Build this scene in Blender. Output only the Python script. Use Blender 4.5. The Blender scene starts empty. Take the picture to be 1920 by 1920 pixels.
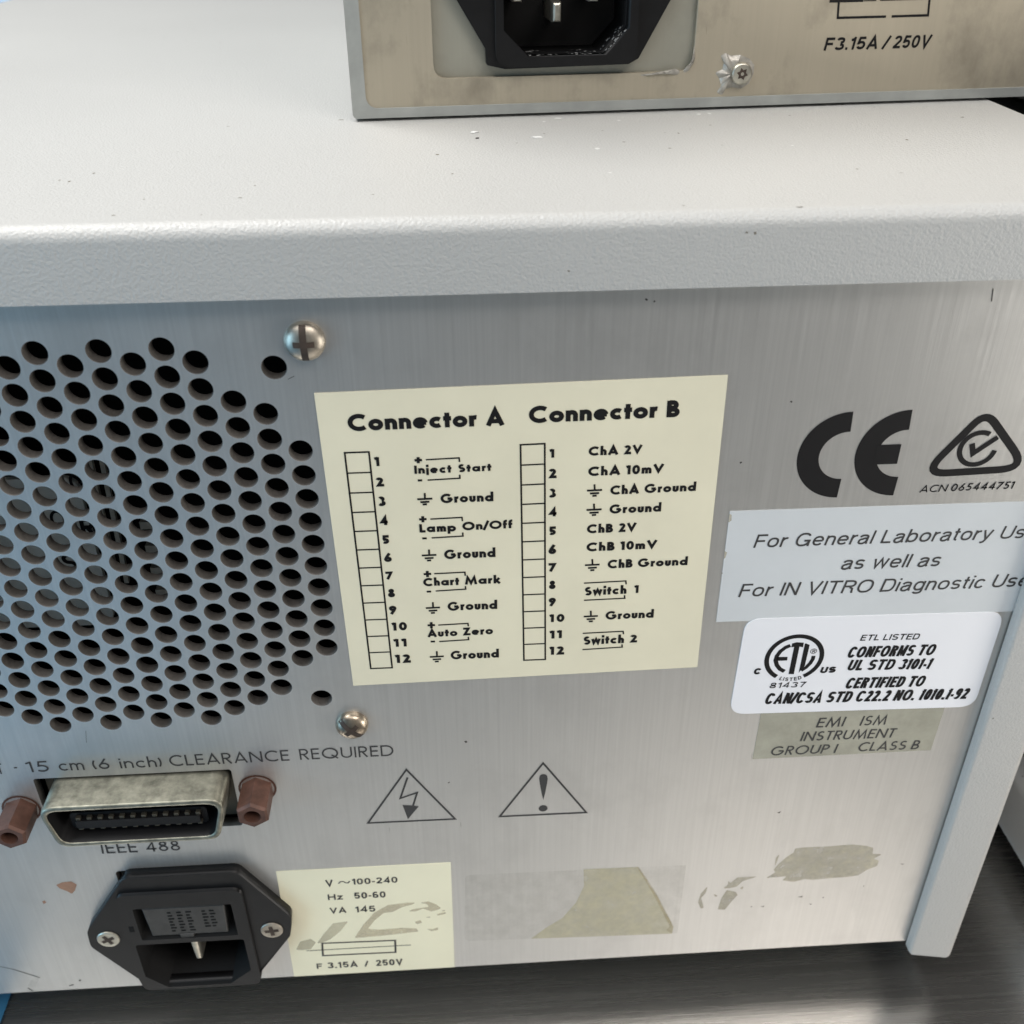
import bpy, bmesh, math, random, os
from mathutils import Vector, Matrix
random.seed(7)
C = bpy.context.scene
COL = C.collection
MM = 0.001
ZB = 192.0            # millimetres from the bench up to the z origin used for the rear panel

# ------------------------------------------------------------------ camera
F_PX = 1905.67                                   # focal length in photo pixels (photo 1920 wide)
CAM_O = Vector((70.945, -163.688, 68.126))       # mm, panel frame
CAM_R = Matrix(((0.998145077, -0.0606102575, -0.0057272688),
                (-0.0371448392, -0.5317617469, -0.8460790184),
                (0.0482355247, 0.8447223456, -0.5330267282)))
cam = bpy.data.cameras.new('camera')
cam.sensor_width = 36.0
cam.lens = F_PX / 1920 * 36.0
cam.clip_start = 0.005
cam.clip_end = 50
cam_ob = bpy.data.objects.new('camera', cam)
COL.objects.link(cam_ob)
cm = Matrix((CAM_R[0], -CAM_R[1], -CAM_R[2])).transposed().to_4x4()
cm.translation = (CAM_O + Vector((0, 0, ZB))) * MM
cam_ob.matrix_world = cm
C.camera = cam_ob
cam.dof.use_dof = True
cam.dof.focus_distance = 0.205
cam.dof.aperture_fstop = 30

# ------------------------------------------------------------------ world and lamps
W = bpy.data.worlds.new('World')
C.world = W
W.use_nodes = True
nt = W.node_tree
bg = nt.nodes['Background']
tcw = nt.nodes.new('ShaderNodeTexCoord')
sep = nt.nodes.new('ShaderNodeSeparateXYZ')
nt.links.new(tcw.outputs['Generated'], sep.inputs[0])
mr = nt.nodes.new('ShaderNodeMapRange')
mr.inputs['From Min'].default_value = -0.9
mr.inputs['From Max'].default_value = 0.9
nt.links.new(sep.outputs['X'], mr.inputs['Value'])
cr = nt.nodes.new('ShaderNodeValToRGB')
cr.color_ramp.elements[0].position = 0.0
cr.color_ramp.elements[0].color = (0.66, 1.15, 1.6, 1)
cr.color_ramp.elements[1].position = 0.6
cr.color_ramp.elements[1].color = (1.0, 0.98, 0.94, 1)
nt.links.new(mr.outputs[0], cr.inputs[0])
fl = nt.nodes.new('ShaderNodeMapRange')
fl.inputs['From Min'].default_value = -0.45
fl.inputs['From Max'].default_value = 0.05
fl.inputs['To Min'].default_value = 0.12
fl.inputs['To Max'].default_value = 1.0
nt.links.new(sep.outputs['Z'], fl.inputs['Value'])
mw = nt.nodes.new('ShaderNodeVectorMath'); mw.operation = 'SCALE'
nt.links.new(cr.outputs[0], mw.inputs[0])
nt.links.new(fl.outputs[0], mw.inputs['Scale'])
nt.links.new(mw.outputs[0], bg.inputs['Color'])
bg.inputs['Strength'].default_value = 0.22

def lamp(name, loc, target, sx, sy, power, color):
    l = bpy.data.lights.new(name, 'AREA')
    l.shape = 'RECTANGLE'
    l.size, l.size_y = sx, sy
    l.energy = power
    l.color = color
    o = bpy.data.objects.new(name, l)
    COL.objects.link(o)
    o.location = loc
    d = Vector(target) - Vector(loc)
    o.rotation_euler = d.to_track_quat('-Z', 'Y').to_euler()
    return o
# overhead window light from above and behind on the left, a softer room light from the front
lamp('window_light', (-0.40, 0.14, 1.15), (-0.02, 0.08, 0.2), 0.8, 0.36, 17.5, (1.0, 0.99, 0.97))
lamp('room_light', (-0.06, -0.46, 0.90), (0.0, -0.05, 0.0), 1.0, 0.30, 3.4, (1.0, 0.965, 0.935))
lamp('right_fill', (0.48, -0.46, 0.80), (0.16, -0.04, 0.0), 0.4, 0.24, 2.7, (1.0, 0.93, 0.88))  # added fill from out of view, brightens the lower right of the panel
lamp('flange_fill', (0.56, -0.22, 0.08), (0.18, 0, 0.05), 0.2, 0.12, 1.15, (1.0, 0.96, 0.90))  # added low fill, no real source, lifts the right flange
lamp('left_blue_fill', (-0.62, -0.34, 0.16), (-0.05, 0, 0.10), 0.3, 0.3, 2.0, (0.40, 0.73, 1.0))  # added blue fill, no real source, tints the panel's left side

C.view_settings.view_transform = 'Standard'
C.view_settings.look = 'None'
C.view_settings.exposure = 0
C.view_settings.gamma = 1
C.view_settings.use_curve_mapping = False
C.cycles.max_bounces = 10
C.cycles.sample_clamp_indirect = 6

# ------------------------------------------------------------------ materials
def new_mat(name):
    m = bpy.data.materials.new(name)
    m.use_nodes = True
    return m, m.node_tree, m.node_tree.nodes['Principled BSDF']

def N(nt, kind, **kw):
    n = nt.nodes.new(kind)
    for k, v in kw.items():
        if k in n.inputs:
            n.inputs[k].default_value = v
        else:
            setattr(n, k, v)
    return n

def mapped(nt, scale):
    tc = nt.nodes.new('ShaderNodeTexCoord')
    mp = nt.nodes.new('ShaderNodeMapping')
    mp.inputs['Scale'].default_value = scale
    nt.links.new(tc.outputs['Object'], mp.inputs['Vector'])
    return mp.outputs[0]

def noise(nt, scale, detail=3, rough=0.5, base=1.0):
    n = N(nt, 'ShaderNodeTexNoise')
    n.inputs['Scale'].default_value = base
    n.inputs['Detail'].default_value = detail
    n.inputs['Roughness'].default_value = rough
    nt.links.new(mapped(nt, scale), n.inputs['Vector'])
    return n.outputs['Fac']

def ramp(nt, fac, stops):
    r = nt.nodes.new('ShaderNodeValToRGB')
    el = r.color_ramp.elements
    while len(el) < len(stops):
        el.new(0.5)
    for e, (p, c) in zip(el, stops):
        e.position = p
        e.color = (c, c, c, 1) if isinstance(c, (int, float)) else (*c, 1)
    nt.links.new(fac, r.inputs[0])
    return r.outputs[0]

def mix(nt, fac, a, b, mode='MIX'):
    m = nt.nodes.new('ShaderNodeMix')
    m.data_type = 'RGBA'
    m.blend_type = mode
    for i, v in ((0, fac), (6, a), (7, b)):
        s = m.inputs[i]
        if hasattr(v, 'is_linked'):
            nt.links.new(v, s)
        elif i == 0:
            s.default_value = v
        else:
            s.default_value = (*v, 1)
    return m.outputs[2]

def bump(nt, bs, height, strength, dist):
    b = nt.nodes.new('ShaderNodeBump')
    b.inputs['Strength'].default_value = strength
    b.inputs['Distance'].default_value = dist
    nt.links.new(height, b.inputs['Height'])
    nt.links.new(b.outputs[0], bs.inputs['Normal'])

def simple(name, col, rough=0.5, metal=0.0, spec=0.5, var=0.0, vscale=300):
    m, nt, bs = new_mat(name)
    bs.inputs['Base Color'].default_value = (*col, 1)
    bs.inputs['Roughness'].default_value = rough
    bs.inputs['Metallic'].default_value = metal
    bs.inputs['Specular IOR Level'].default_value = spec
    if var:
        n = noise(nt, (vscale,) * 3, 4, 0.6)
        lo = tuple(c * (1 - var) for c in col)
        hi = tuple(min(1, c * (1 + var)) for c in col)
        nt.links.new(ramp(nt, n, [(0.3, lo), (0.7, hi)]), bs.inputs['Base Color'])
    return m

def painted(name, col, grain=0.35):
    m, nt, bs = new_mat(name)
    big = noise(nt, (9, 9, 9), 3)
    base = mix(nt, ramp(nt, big, [(0.35, 0.0), (0.7, 1.0)]), col, tuple(c * 0.95 for c in col))
    v = N(nt, 'ShaderNodeTexVoronoi')
    v.inputs['Scale'].default_value = 1.0
    nt.links.new(mapped(nt, (170, 170, 170)), v.inputs['Vector'])
    gate = noise(nt, (35, 35, 35), 2)
    dot = ramp(nt, v.outputs['Distance'], [(0.045, 1.0), (0.075, 0.0)])
    keep = ramp(nt, gate, [(0.56, 0.0), (0.6, 1.0)])
    mm = nt.nodes.new('ShaderNodeMath'); mm.operation = 'MULTIPLY'
    nt.links.new(dot, mm.inputs[0]); nt.links.new(keep, mm.inputs[1])
    nt.links.new(mix(nt, mm.outputs[0], base, (0.16, 0.15, 0.13)), bs.inputs['Base Color'])
    bs.inputs['Roughness'].default_value = 0.42
    g = noise(nt, (1900, 1900, 1900), 3, 0.55)
    bump(nt, bs, g, grain, 0.0006)
    return m

def brushed(name, col, axis='z', metal=0.85, rough=0.4, strength=0.25, dirt=(0.25, 0.24, 0.22), streak=0.1, mott=0.12):
    """metal with fine directional grinding marks"""
    m, nt, bs = new_mat(name)
    fine = {'z': (3300, 3300, 45), 'x': (60, 3200, 5200)}[axis]
    mid = {'z': (1500, 1500, 22), 'x': (14, 900, 900)}[axis]
    a = noise(nt, fine, 2, 0.6)
    b = noise(nt, mid, 3, 0.6)
    c1 = mix(nt, ramp(nt, b, [(0.3, 0.0), (0.72, 1.0)]), tuple(c * (1 - streak) for c in col), tuple(min(1, c * (1 + streak)) for c in col))
    spots = noise(nt, (60, 60, 45), 6, 0.65)
    c2 = mix(nt, ramp(nt, spots, [(0.5, 0.0), (0.78, 1.0)]), c1, tuple(c * (1 - 2.4 * mott) for c in col))
    # short dark scratches along the grain
    scr = noise(nt, {'z': (1500, 1500, 110), 'x': (110, 1300, 1500)}[axis], 1)
    where = noise(nt, (40, 40, 40), 2)
    s1 = ramp(nt, scr, [(0.77, 0.0), (0.82, 1.0)])
    s2 = ramp(nt, where, [(0.5, 0.0), (0.62, 0.75)])
    mu = nt.nodes.new('ShaderNodeMath'); mu.operation = 'MULTIPLY'
    nt.links.new(s1, mu.inputs[0]); nt.links.new(s2, mu.inputs[1])
    c3 = mix(nt, mu.outputs[0], c2, dirt)
    nt.links.new(c3, bs.inputs['Base Color'])
    bs.inputs['Metallic'].default_value = metal
    rr = nt.nodes.new('ShaderNodeMapRange')
    rr.inputs['To Min'].default_value = rough - 0.03
    rr.inputs['To Max'].default_value = rough + 0.05
    nt.links.new(b, rr.inputs['Value'])
    nt.links.new(rr.outputs[0], bs.inputs['Roughness'])
    bump(nt, bs, a, strength, 0.00012)
    return m

def sticker(name, col, rough=0.45, var=0.04, alpha=1.0, spread=0.18, asc=90):
    m, nt, bs = new_mat(name)
    n = noise(nt, (45, 45, 45), 5, 0.6)
    c = mix(nt, ramp(nt, n, [(0.35, 0.0), (0.75, 1.0)]), col, tuple(x * (1 - 2 * var) for x in col))
    nt.links.new(c, bs.inputs['Base Color'])
    bs.inputs['Roughness'].default_value = rough
    g = noise(nt, (500, 500, 500), 2)
    bump(nt, bs, g, 0.06, 0.0003)
    if alpha < 1:
        al = noise(nt, (asc, asc, asc), 5, 0.65)
        rr = nt.nodes.new('ShaderNodeMapRange')
        rr.inputs['From Min'].default_value = 0.3
        rr.inputs['From Max'].default_value = 0.7
        rr.inputs['To Min'].default_value = max(0, alpha - spread)
        rr.inputs['To Max'].default_value = min(1, alpha + spread)
        nt.links.new(al, rr.inputs['Value'])
        nt.links.new(rr.outputs[0], bs.inputs['Alpha'])
    return m

M = {}
M['cover'] = painted('warm white textured powder coat', (0.42, 0.417, 0.402), 0.36)
M['base'] = painted('grey white powder coat', (0.55, 0.55, 0.54), 0.2)
M['panel'] = brushed('brushed aluminium', (0.60, 0.595, 0.575), 'z', 0.8, 0.38, 0.10, streak=0.05, mott=0.05)
M['tan_panel'] = brushed('yellowed zinc plate', (0.45, 0.40, 0.31), 'z', 0.6, 0.5, 0.06, mott=0.17, streak=0.03, dirt=(0.3, 0.26, 0.2))
M['tan_plate'] = brushed('dull yellowed plate', (0.34, 0.33, 0.275), 'z', 0.5, 0.55, 0.05, mott=0.08, streak=0.02)
M['casing'] = simple('grey zinc casing', (0.36, 0.37, 0.35), 0.5, 0.4, var=0.12, vscale=140)
M['bench'] = brushed('brushed stainless steel', (0.45, 0.44, 0.42), 'x', 0.95, 0.26, 0.2, streak=0.1, mott=0.03)
M['ink'] = simple('black print', (0.008, 0.0075, 0.008), 0.6, spec=0.2)
M['ink_soft'] = simple('worn black print', (0.035, 0.034, 0.034), 0.55)
M['cream'] = sticker('yellowed cream label', (0.74, 0.685, 0.515))
M['cream_low'] = sticker('yellowed small label', (0.84, 0.79, 0.585))
M['pale'] = sticker('pale blue white label', (0.58, 0.60, 0.61), 0.35)
M['white'] = sticker('new white label', (0.76, 0.76, 0.785), 0.35, 0.01)
M['olive'] = sticker('clear olive label', (0.40, 0.385, 0.31), 0.4, 0.05, 0.8)
M['tape'] = sticker('aged tape film', (0.46, 0.43, 0.36), 0.35, 0.06, 0.09, 0.09, 260)
M['tape_yellow'] = sticker('yellowed tape glue', (0.62, 0.56, 0.38), 0.35, 0.06, 0.52, 0.2, 200)
M['tape_crease'] = sticker('brown tape crease', (0.50, 0.42, 0.25), 0.4, 0.05, 0.42, 0.3, 120)
M['residue'] = sticker('dried glue residue', (0.50, 0.455, 0.35), 0.5, 0.1, 0.66, 0.4, 260)
M['residue_tan'] = sticker('tan glue residue', (0.58, 0.51, 0.37), 0.5, 0.06, 0.62, 0.35, 260)
M['black'] = simple('black plastic', (0.007, 0.007, 0.0075), 0.4, spec=0.25, var=0.2, vscale=200)
M['black_matt'] = simple('black interior', (0.008, 0.008, 0.008), 0.8, spec=0.15)
M['drawer'] = simple('dusty black fuse drawer', (0.026, 0.026, 0.025), 0.45, var=0.35, vscale=350)
M['dust'] = simple('grey dust', (0.22, 0.22, 0.215), 0.9, var=0.3, vscale=900)
M['copper'] = simple('corroded copper brown', (0.10, 0.048, 0.034), 0.5, 0.3, var=0.3, vscale=350)
M['nickel'] = simple('tarnished nickel', (0.50, 0.48, 0.41), 0.36, 0.9, var=0.28, vscale=260)
M['shell'] = simple('tarnished tin shell', (0.235, 0.23, 0.185), 0.45, 0.8, var=0.4, vscale=420)
M['screw'] = simple('bright screw', (0.42, 0.38, 0.32), 0.42, 0.95, var=0.3, vscale=500)
M['tarnish'] = simple('brown tarnished screw', (0.33, 0.28, 0.22), 0.32, 0.95, var=0.4, vscale=500)
M['contact'] = simple('dull contacts', (0.085, 0.078, 0.06), 0.5, 0.6)
M['sealant'] = simple('clear silicone smear', (0.36, 0.34, 0.30), 0.3, 0.15, var=0.3, vscale=500)
M['module'] = simple('grey module case', (0.75, 0.77, 0.73), 0.55, var=0.1, vscale=80)
M['wire'] = simple('pale wire', (0.5, 0.48, 0.42), 0.5)
M['rust'] = simple('bare brown chip', (0.30, 0.17, 0.11), 0.8, var=0.15, vscale=500)
M['speck'] = simple('dark dirt', (0.05, 0.045, 0.04), 0.8)
M['blue'] = simple('blue plastic film', (0.035, 0.14, 0.25), 0.35, var=0.15, vscale=30)
M['dark_body'] = simple('dark grey paint', (0.055, 0.055, 0.053), 0.5, var=0.1, vscale=60)
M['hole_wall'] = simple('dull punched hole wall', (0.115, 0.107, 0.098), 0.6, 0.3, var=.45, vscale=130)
M['dirt_smudge'] = simple('brown grey smudge', (0.17, 0.155, 0.125), 0.8)
M['flake'] = simple('white paint flake', (0.62, 0.62, 0.6), 0.7)

# ------------------------------------------------------------------ object helpers
def finish(name, me, mat, parent=None, smooth=False):
    o = bpy.data.objects.new(name, me)
    COL.objects.link(o)
    mats = mat if isinstance(mat, (list, tuple)) else [mat]
    for m in mats:
        me.materials.append(m)
    if smooth:
        for p in me.polygons:
            p.use_smooth = True
    if parent:
        o.parent = parent
        o.matrix_parent_inverse = top_inv[parent.name].copy() if parent.name in top_inv else Matrix.Identity(4)
    return o

top_inv = {}
def thing(name, label, cat, loc, rotz=0.0, group=None):
    o = bpy.data.objects.new(name, None)
    COL.objects.link(o)
    o.empty_display_size = 0.02
    o.location = loc
    o.rotation_euler = (0, 0, rotz)
    o['label'] = label
    o['category'] = cat
    if group:
        o['group'] = group
    return o

def bm_obj(name, bm, mat, parent=None, smooth=False):
    """mesh in millimetres (panel frame) -> object in metres"""
    bmesh.ops.recalc_face_normals(bm, faces=bm.faces) if bm.faces else None
    me = bpy.data.meshes.new(name)
    bm.to_mesh(me)
    bm.free()
    return finish(name, me, mat, parent, smooth)

class Frame:
    """a drawing plane: (u, v, out) millimetres -> local metres. out is towards the viewer"""
    def __init__(self, zoff):
        self.z = zoff
    def __call__(self, u, v, out):
        return Vector((u * MM, -out * MM, (v + self.z) * MM))
LOW = Frame(ZB)          # rear panel of the lower instrument (world axes)
UPF = Frame(0.0)         # rear panel of the upper instrument (its own axes)

def flat(bm, pts, out, fr, mi=0):
    f = bm.faces.new([bm.verts.new(fr(u, v, out)) for u, v in pts])
    f.material_index = mi
    return f

def prism(bm, pts, o0, o1, fr, bevel=0.0, seg=2, mi=0):
    """solid from outline pts between out=o0 (back) and out=o1 (front), front edge rounded"""
    area = sum(pts[i][0] * pts[(i + 1) % len(pts)][1] - pts[(i + 1) % len(pts)][0] * pts[i][1] for i in range(len(pts)))
    if area < 0:
        pts = pts[::-1]
    back = [bm.verts.new(fr(u, v, o0)) for u, v in pts]
    front = [bm.verts.new(fr(u, v, o1)) for u, v in pts]
    n = len(pts)
    fs = [bm.faces.new(front), bm.faces.new(back[::-1])]
    for i in range(n):
        j = (i + 1) % n
        fs.append(bm.faces.new((back[i], back[j], front[j], front[i])))
    for f in fs:
        f.material_index = mi
    if bevel:
        ed = list(fs[0].edges)
        bmesh.ops.bevel(bm, geom=ed, offset=bevel * MM, segments=seg, profile=0.5, affect='EDGES')

def box(bm, x0, x1, y0, y1, z0, z1, mi=0, bevel=0.0, seg=2):
    """axis box in mm; z measured from the panel frame origin"""
    vs = [bm.verts.new((x * MM, y * MM, z * MM)) for x in (x0, x1) for y in (y0, y1) for z in (z0, z1)]
    fs = [bm.faces.new([vs[i] for i in q]) for q in ((0, 1, 3, 2), (4, 6, 7, 5), (0, 4, 5, 1), (2, 3, 7, 6), (0, 2, 6, 4), (1, 5, 7, 3))]
    for f in fs:
        f.material_index = mi
    bmesh.ops.recalc_face_normals(bm, faces=fs)
    if bevel:
        es = list({e for f in fs for e in f.edges})
        bmesh.ops.bevel(bm, geom=es, offset=bevel * MM, segments=seg, profile=0.5, affect='EDGES')

def holed(outer, holes, o_back, o_front, fr):
    """sheet with holes: filled 2D curve with thickness, returned as bmesh in the frame"""
    cu = bpy.data.curves.new('sheet', 'CURVE')
    cu.dimensions = '2D'
    cu.fill_mode = 'BOTH'
    cu.extrude = 0.5
    for loop in [outer] + holes:
        s = cu.splines.new('POLY')
        s.points.add(len(loop) - 1)
        for p, (u, v) in zip(s.points, loop):
            p.co = (u, v, 0, 1)
        s.use_cyclic_u = True
    ob = bpy.data.objects.new('sheet', cu)
    COL.objects.link(ob)
    dg = bpy.context.evaluated_depsgraph_get()
    me = bpy.data.meshes.new_from_object(ob.evaluated_get(dg))
    bpy.data.objects.remove(ob)
    bpy.data.curves.remove(cu)
    bm = bmesh.new()
    bm.from_mesh(me)
    bpy.data.meshes.remove(me)
    mid, th = (o_back + o_front) / 2, abs(o_front - o_back)
    for v in bm.verts:
        u, w, h = v.co
        v.co = fr(u, w, mid + h * th)
    bmesh.ops.remove_doubles(bm, verts=bm.verts, dist=1e-7)
    return bm

def hole_walls(bm, mi, lim, fr):
    """give the walls of openings their own material slot; lim = inner bounds (u0, u1, v0, v1)"""
    a, b = fr(lim[0], lim[2], 0), fr(lim[1], lim[3], 0)
    for f in bm.faces:
        f.normal_update()
        c = f.calc_center_median()
        if abs(f.normal.y) < .5 and a.x < c.x < b.x and a.z < c.z < b.z:
            f.material_index = mi

def circle(cx, cy, r, n=28, a0=0.0):
    return [(cx + r * math.cos(a0 + 2 * math.pi * i / n), cy + r * math.sin(a0 + 2 * math.pi * i / n)) for i in range(n)]

def rrect(x0, y0, x1, y1, r, n=5):
    out = []
    for cx, cy, a in ((x1 - r, y1 - r, 0), (x0 + r, y1 - r, 90), (x0 + r, y0 + r, 180), (x1 - r, y0 + r, 270)):
        for i in range(n + 1):
            t = math.radians(a + 90 * i / n)
            out.append((cx + r * math.cos(t), cy + r * math.sin(t)))
    return out

def round_poly(pts, r, n=5):
    """round every corner of a polygon; r may be one number or one per corner"""
    out = []
    m = len(pts)
    for i in range(m):
        rr = r[i] if isinstance(r, (list, tuple)) else r
        p, a, b = Vector(pts[i]), Vector(pts[i - 1]), Vector(pts[(i + 1) % m])
        da, db = (a - p).normalized(), (b - p).normalized()
        if rr <= 0:
            out.append(tuple(p)); continue
        ang = da.angle(db)
        t = min(rr / math.tan(ang / 2), 0.48 * min((a - p).length, (b - p).length))
        s, e = p + da * t, p + db * t
        for k in range(n + 1):
            q = k / n
            out.append(tuple((1 - q) ** 2 * s + 2 * q * (1 - q) * p + q * q * e))
    return out

# ------------------------------------------------------------------ strokes and lettering
def stroke(bm, pts, w, out, fr, closed=False, mi=0):
    P = [Vector(p) for p in pts]
    Q = [P[0]]
    for p in P[1:]:
        if (p - Q[-1]).length > 1e-5:
            Q.append(p)
    if closed and (Q[0] - Q[-1]).length < 1e-5:
        Q.pop()
    n = len(Q)
    if n < 2:
        return
    L, R = [], []
    for i in range(n):
        d0 = (Q[i] - Q[i - 1]) if (i > 0 or closed) else None
        d1 = (Q[(i + 1) % n] - Q[i]) if (i < n - 1 or closed) else None
        d0 = d0.normalized() if d0 else d1.normalized()
        d1 = d1.normalized() if d1 else d0
        n0, n1 = Vector((-d0.y, d0.x)), Vector((-d1.y, d1.x))
        mt = n0 + n1
        if mt.length < 0.3:
            mt = n0
        mt.normalize()
        k = min(1 / max(mt.dot(n0), 0.25), 2.6)
        L.append(bm.verts.new(fr(*(Q[i] + mt * (w / 2 * k)), out)))
        R.append(bm.verts.new(fr(*(Q[i] - mt * (w / 2 * k)), out)))
    for i in range(n if closed else n - 1):
        j = (i + 1) % n
        f = bm.faces.new((R[i], R[j], L[j], L[i]))
        f.material_index = mi

def arc(cx, cy, rx, ry, a0, a1, n=14):
    return [(cx + rx * math.cos(math.radians(a0 + (a1 - a0) * i / n)), cy + ry * math.sin(math.radians(a0 + (a1 - a0) * i / n))) for i in range(n + 1)]

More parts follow.
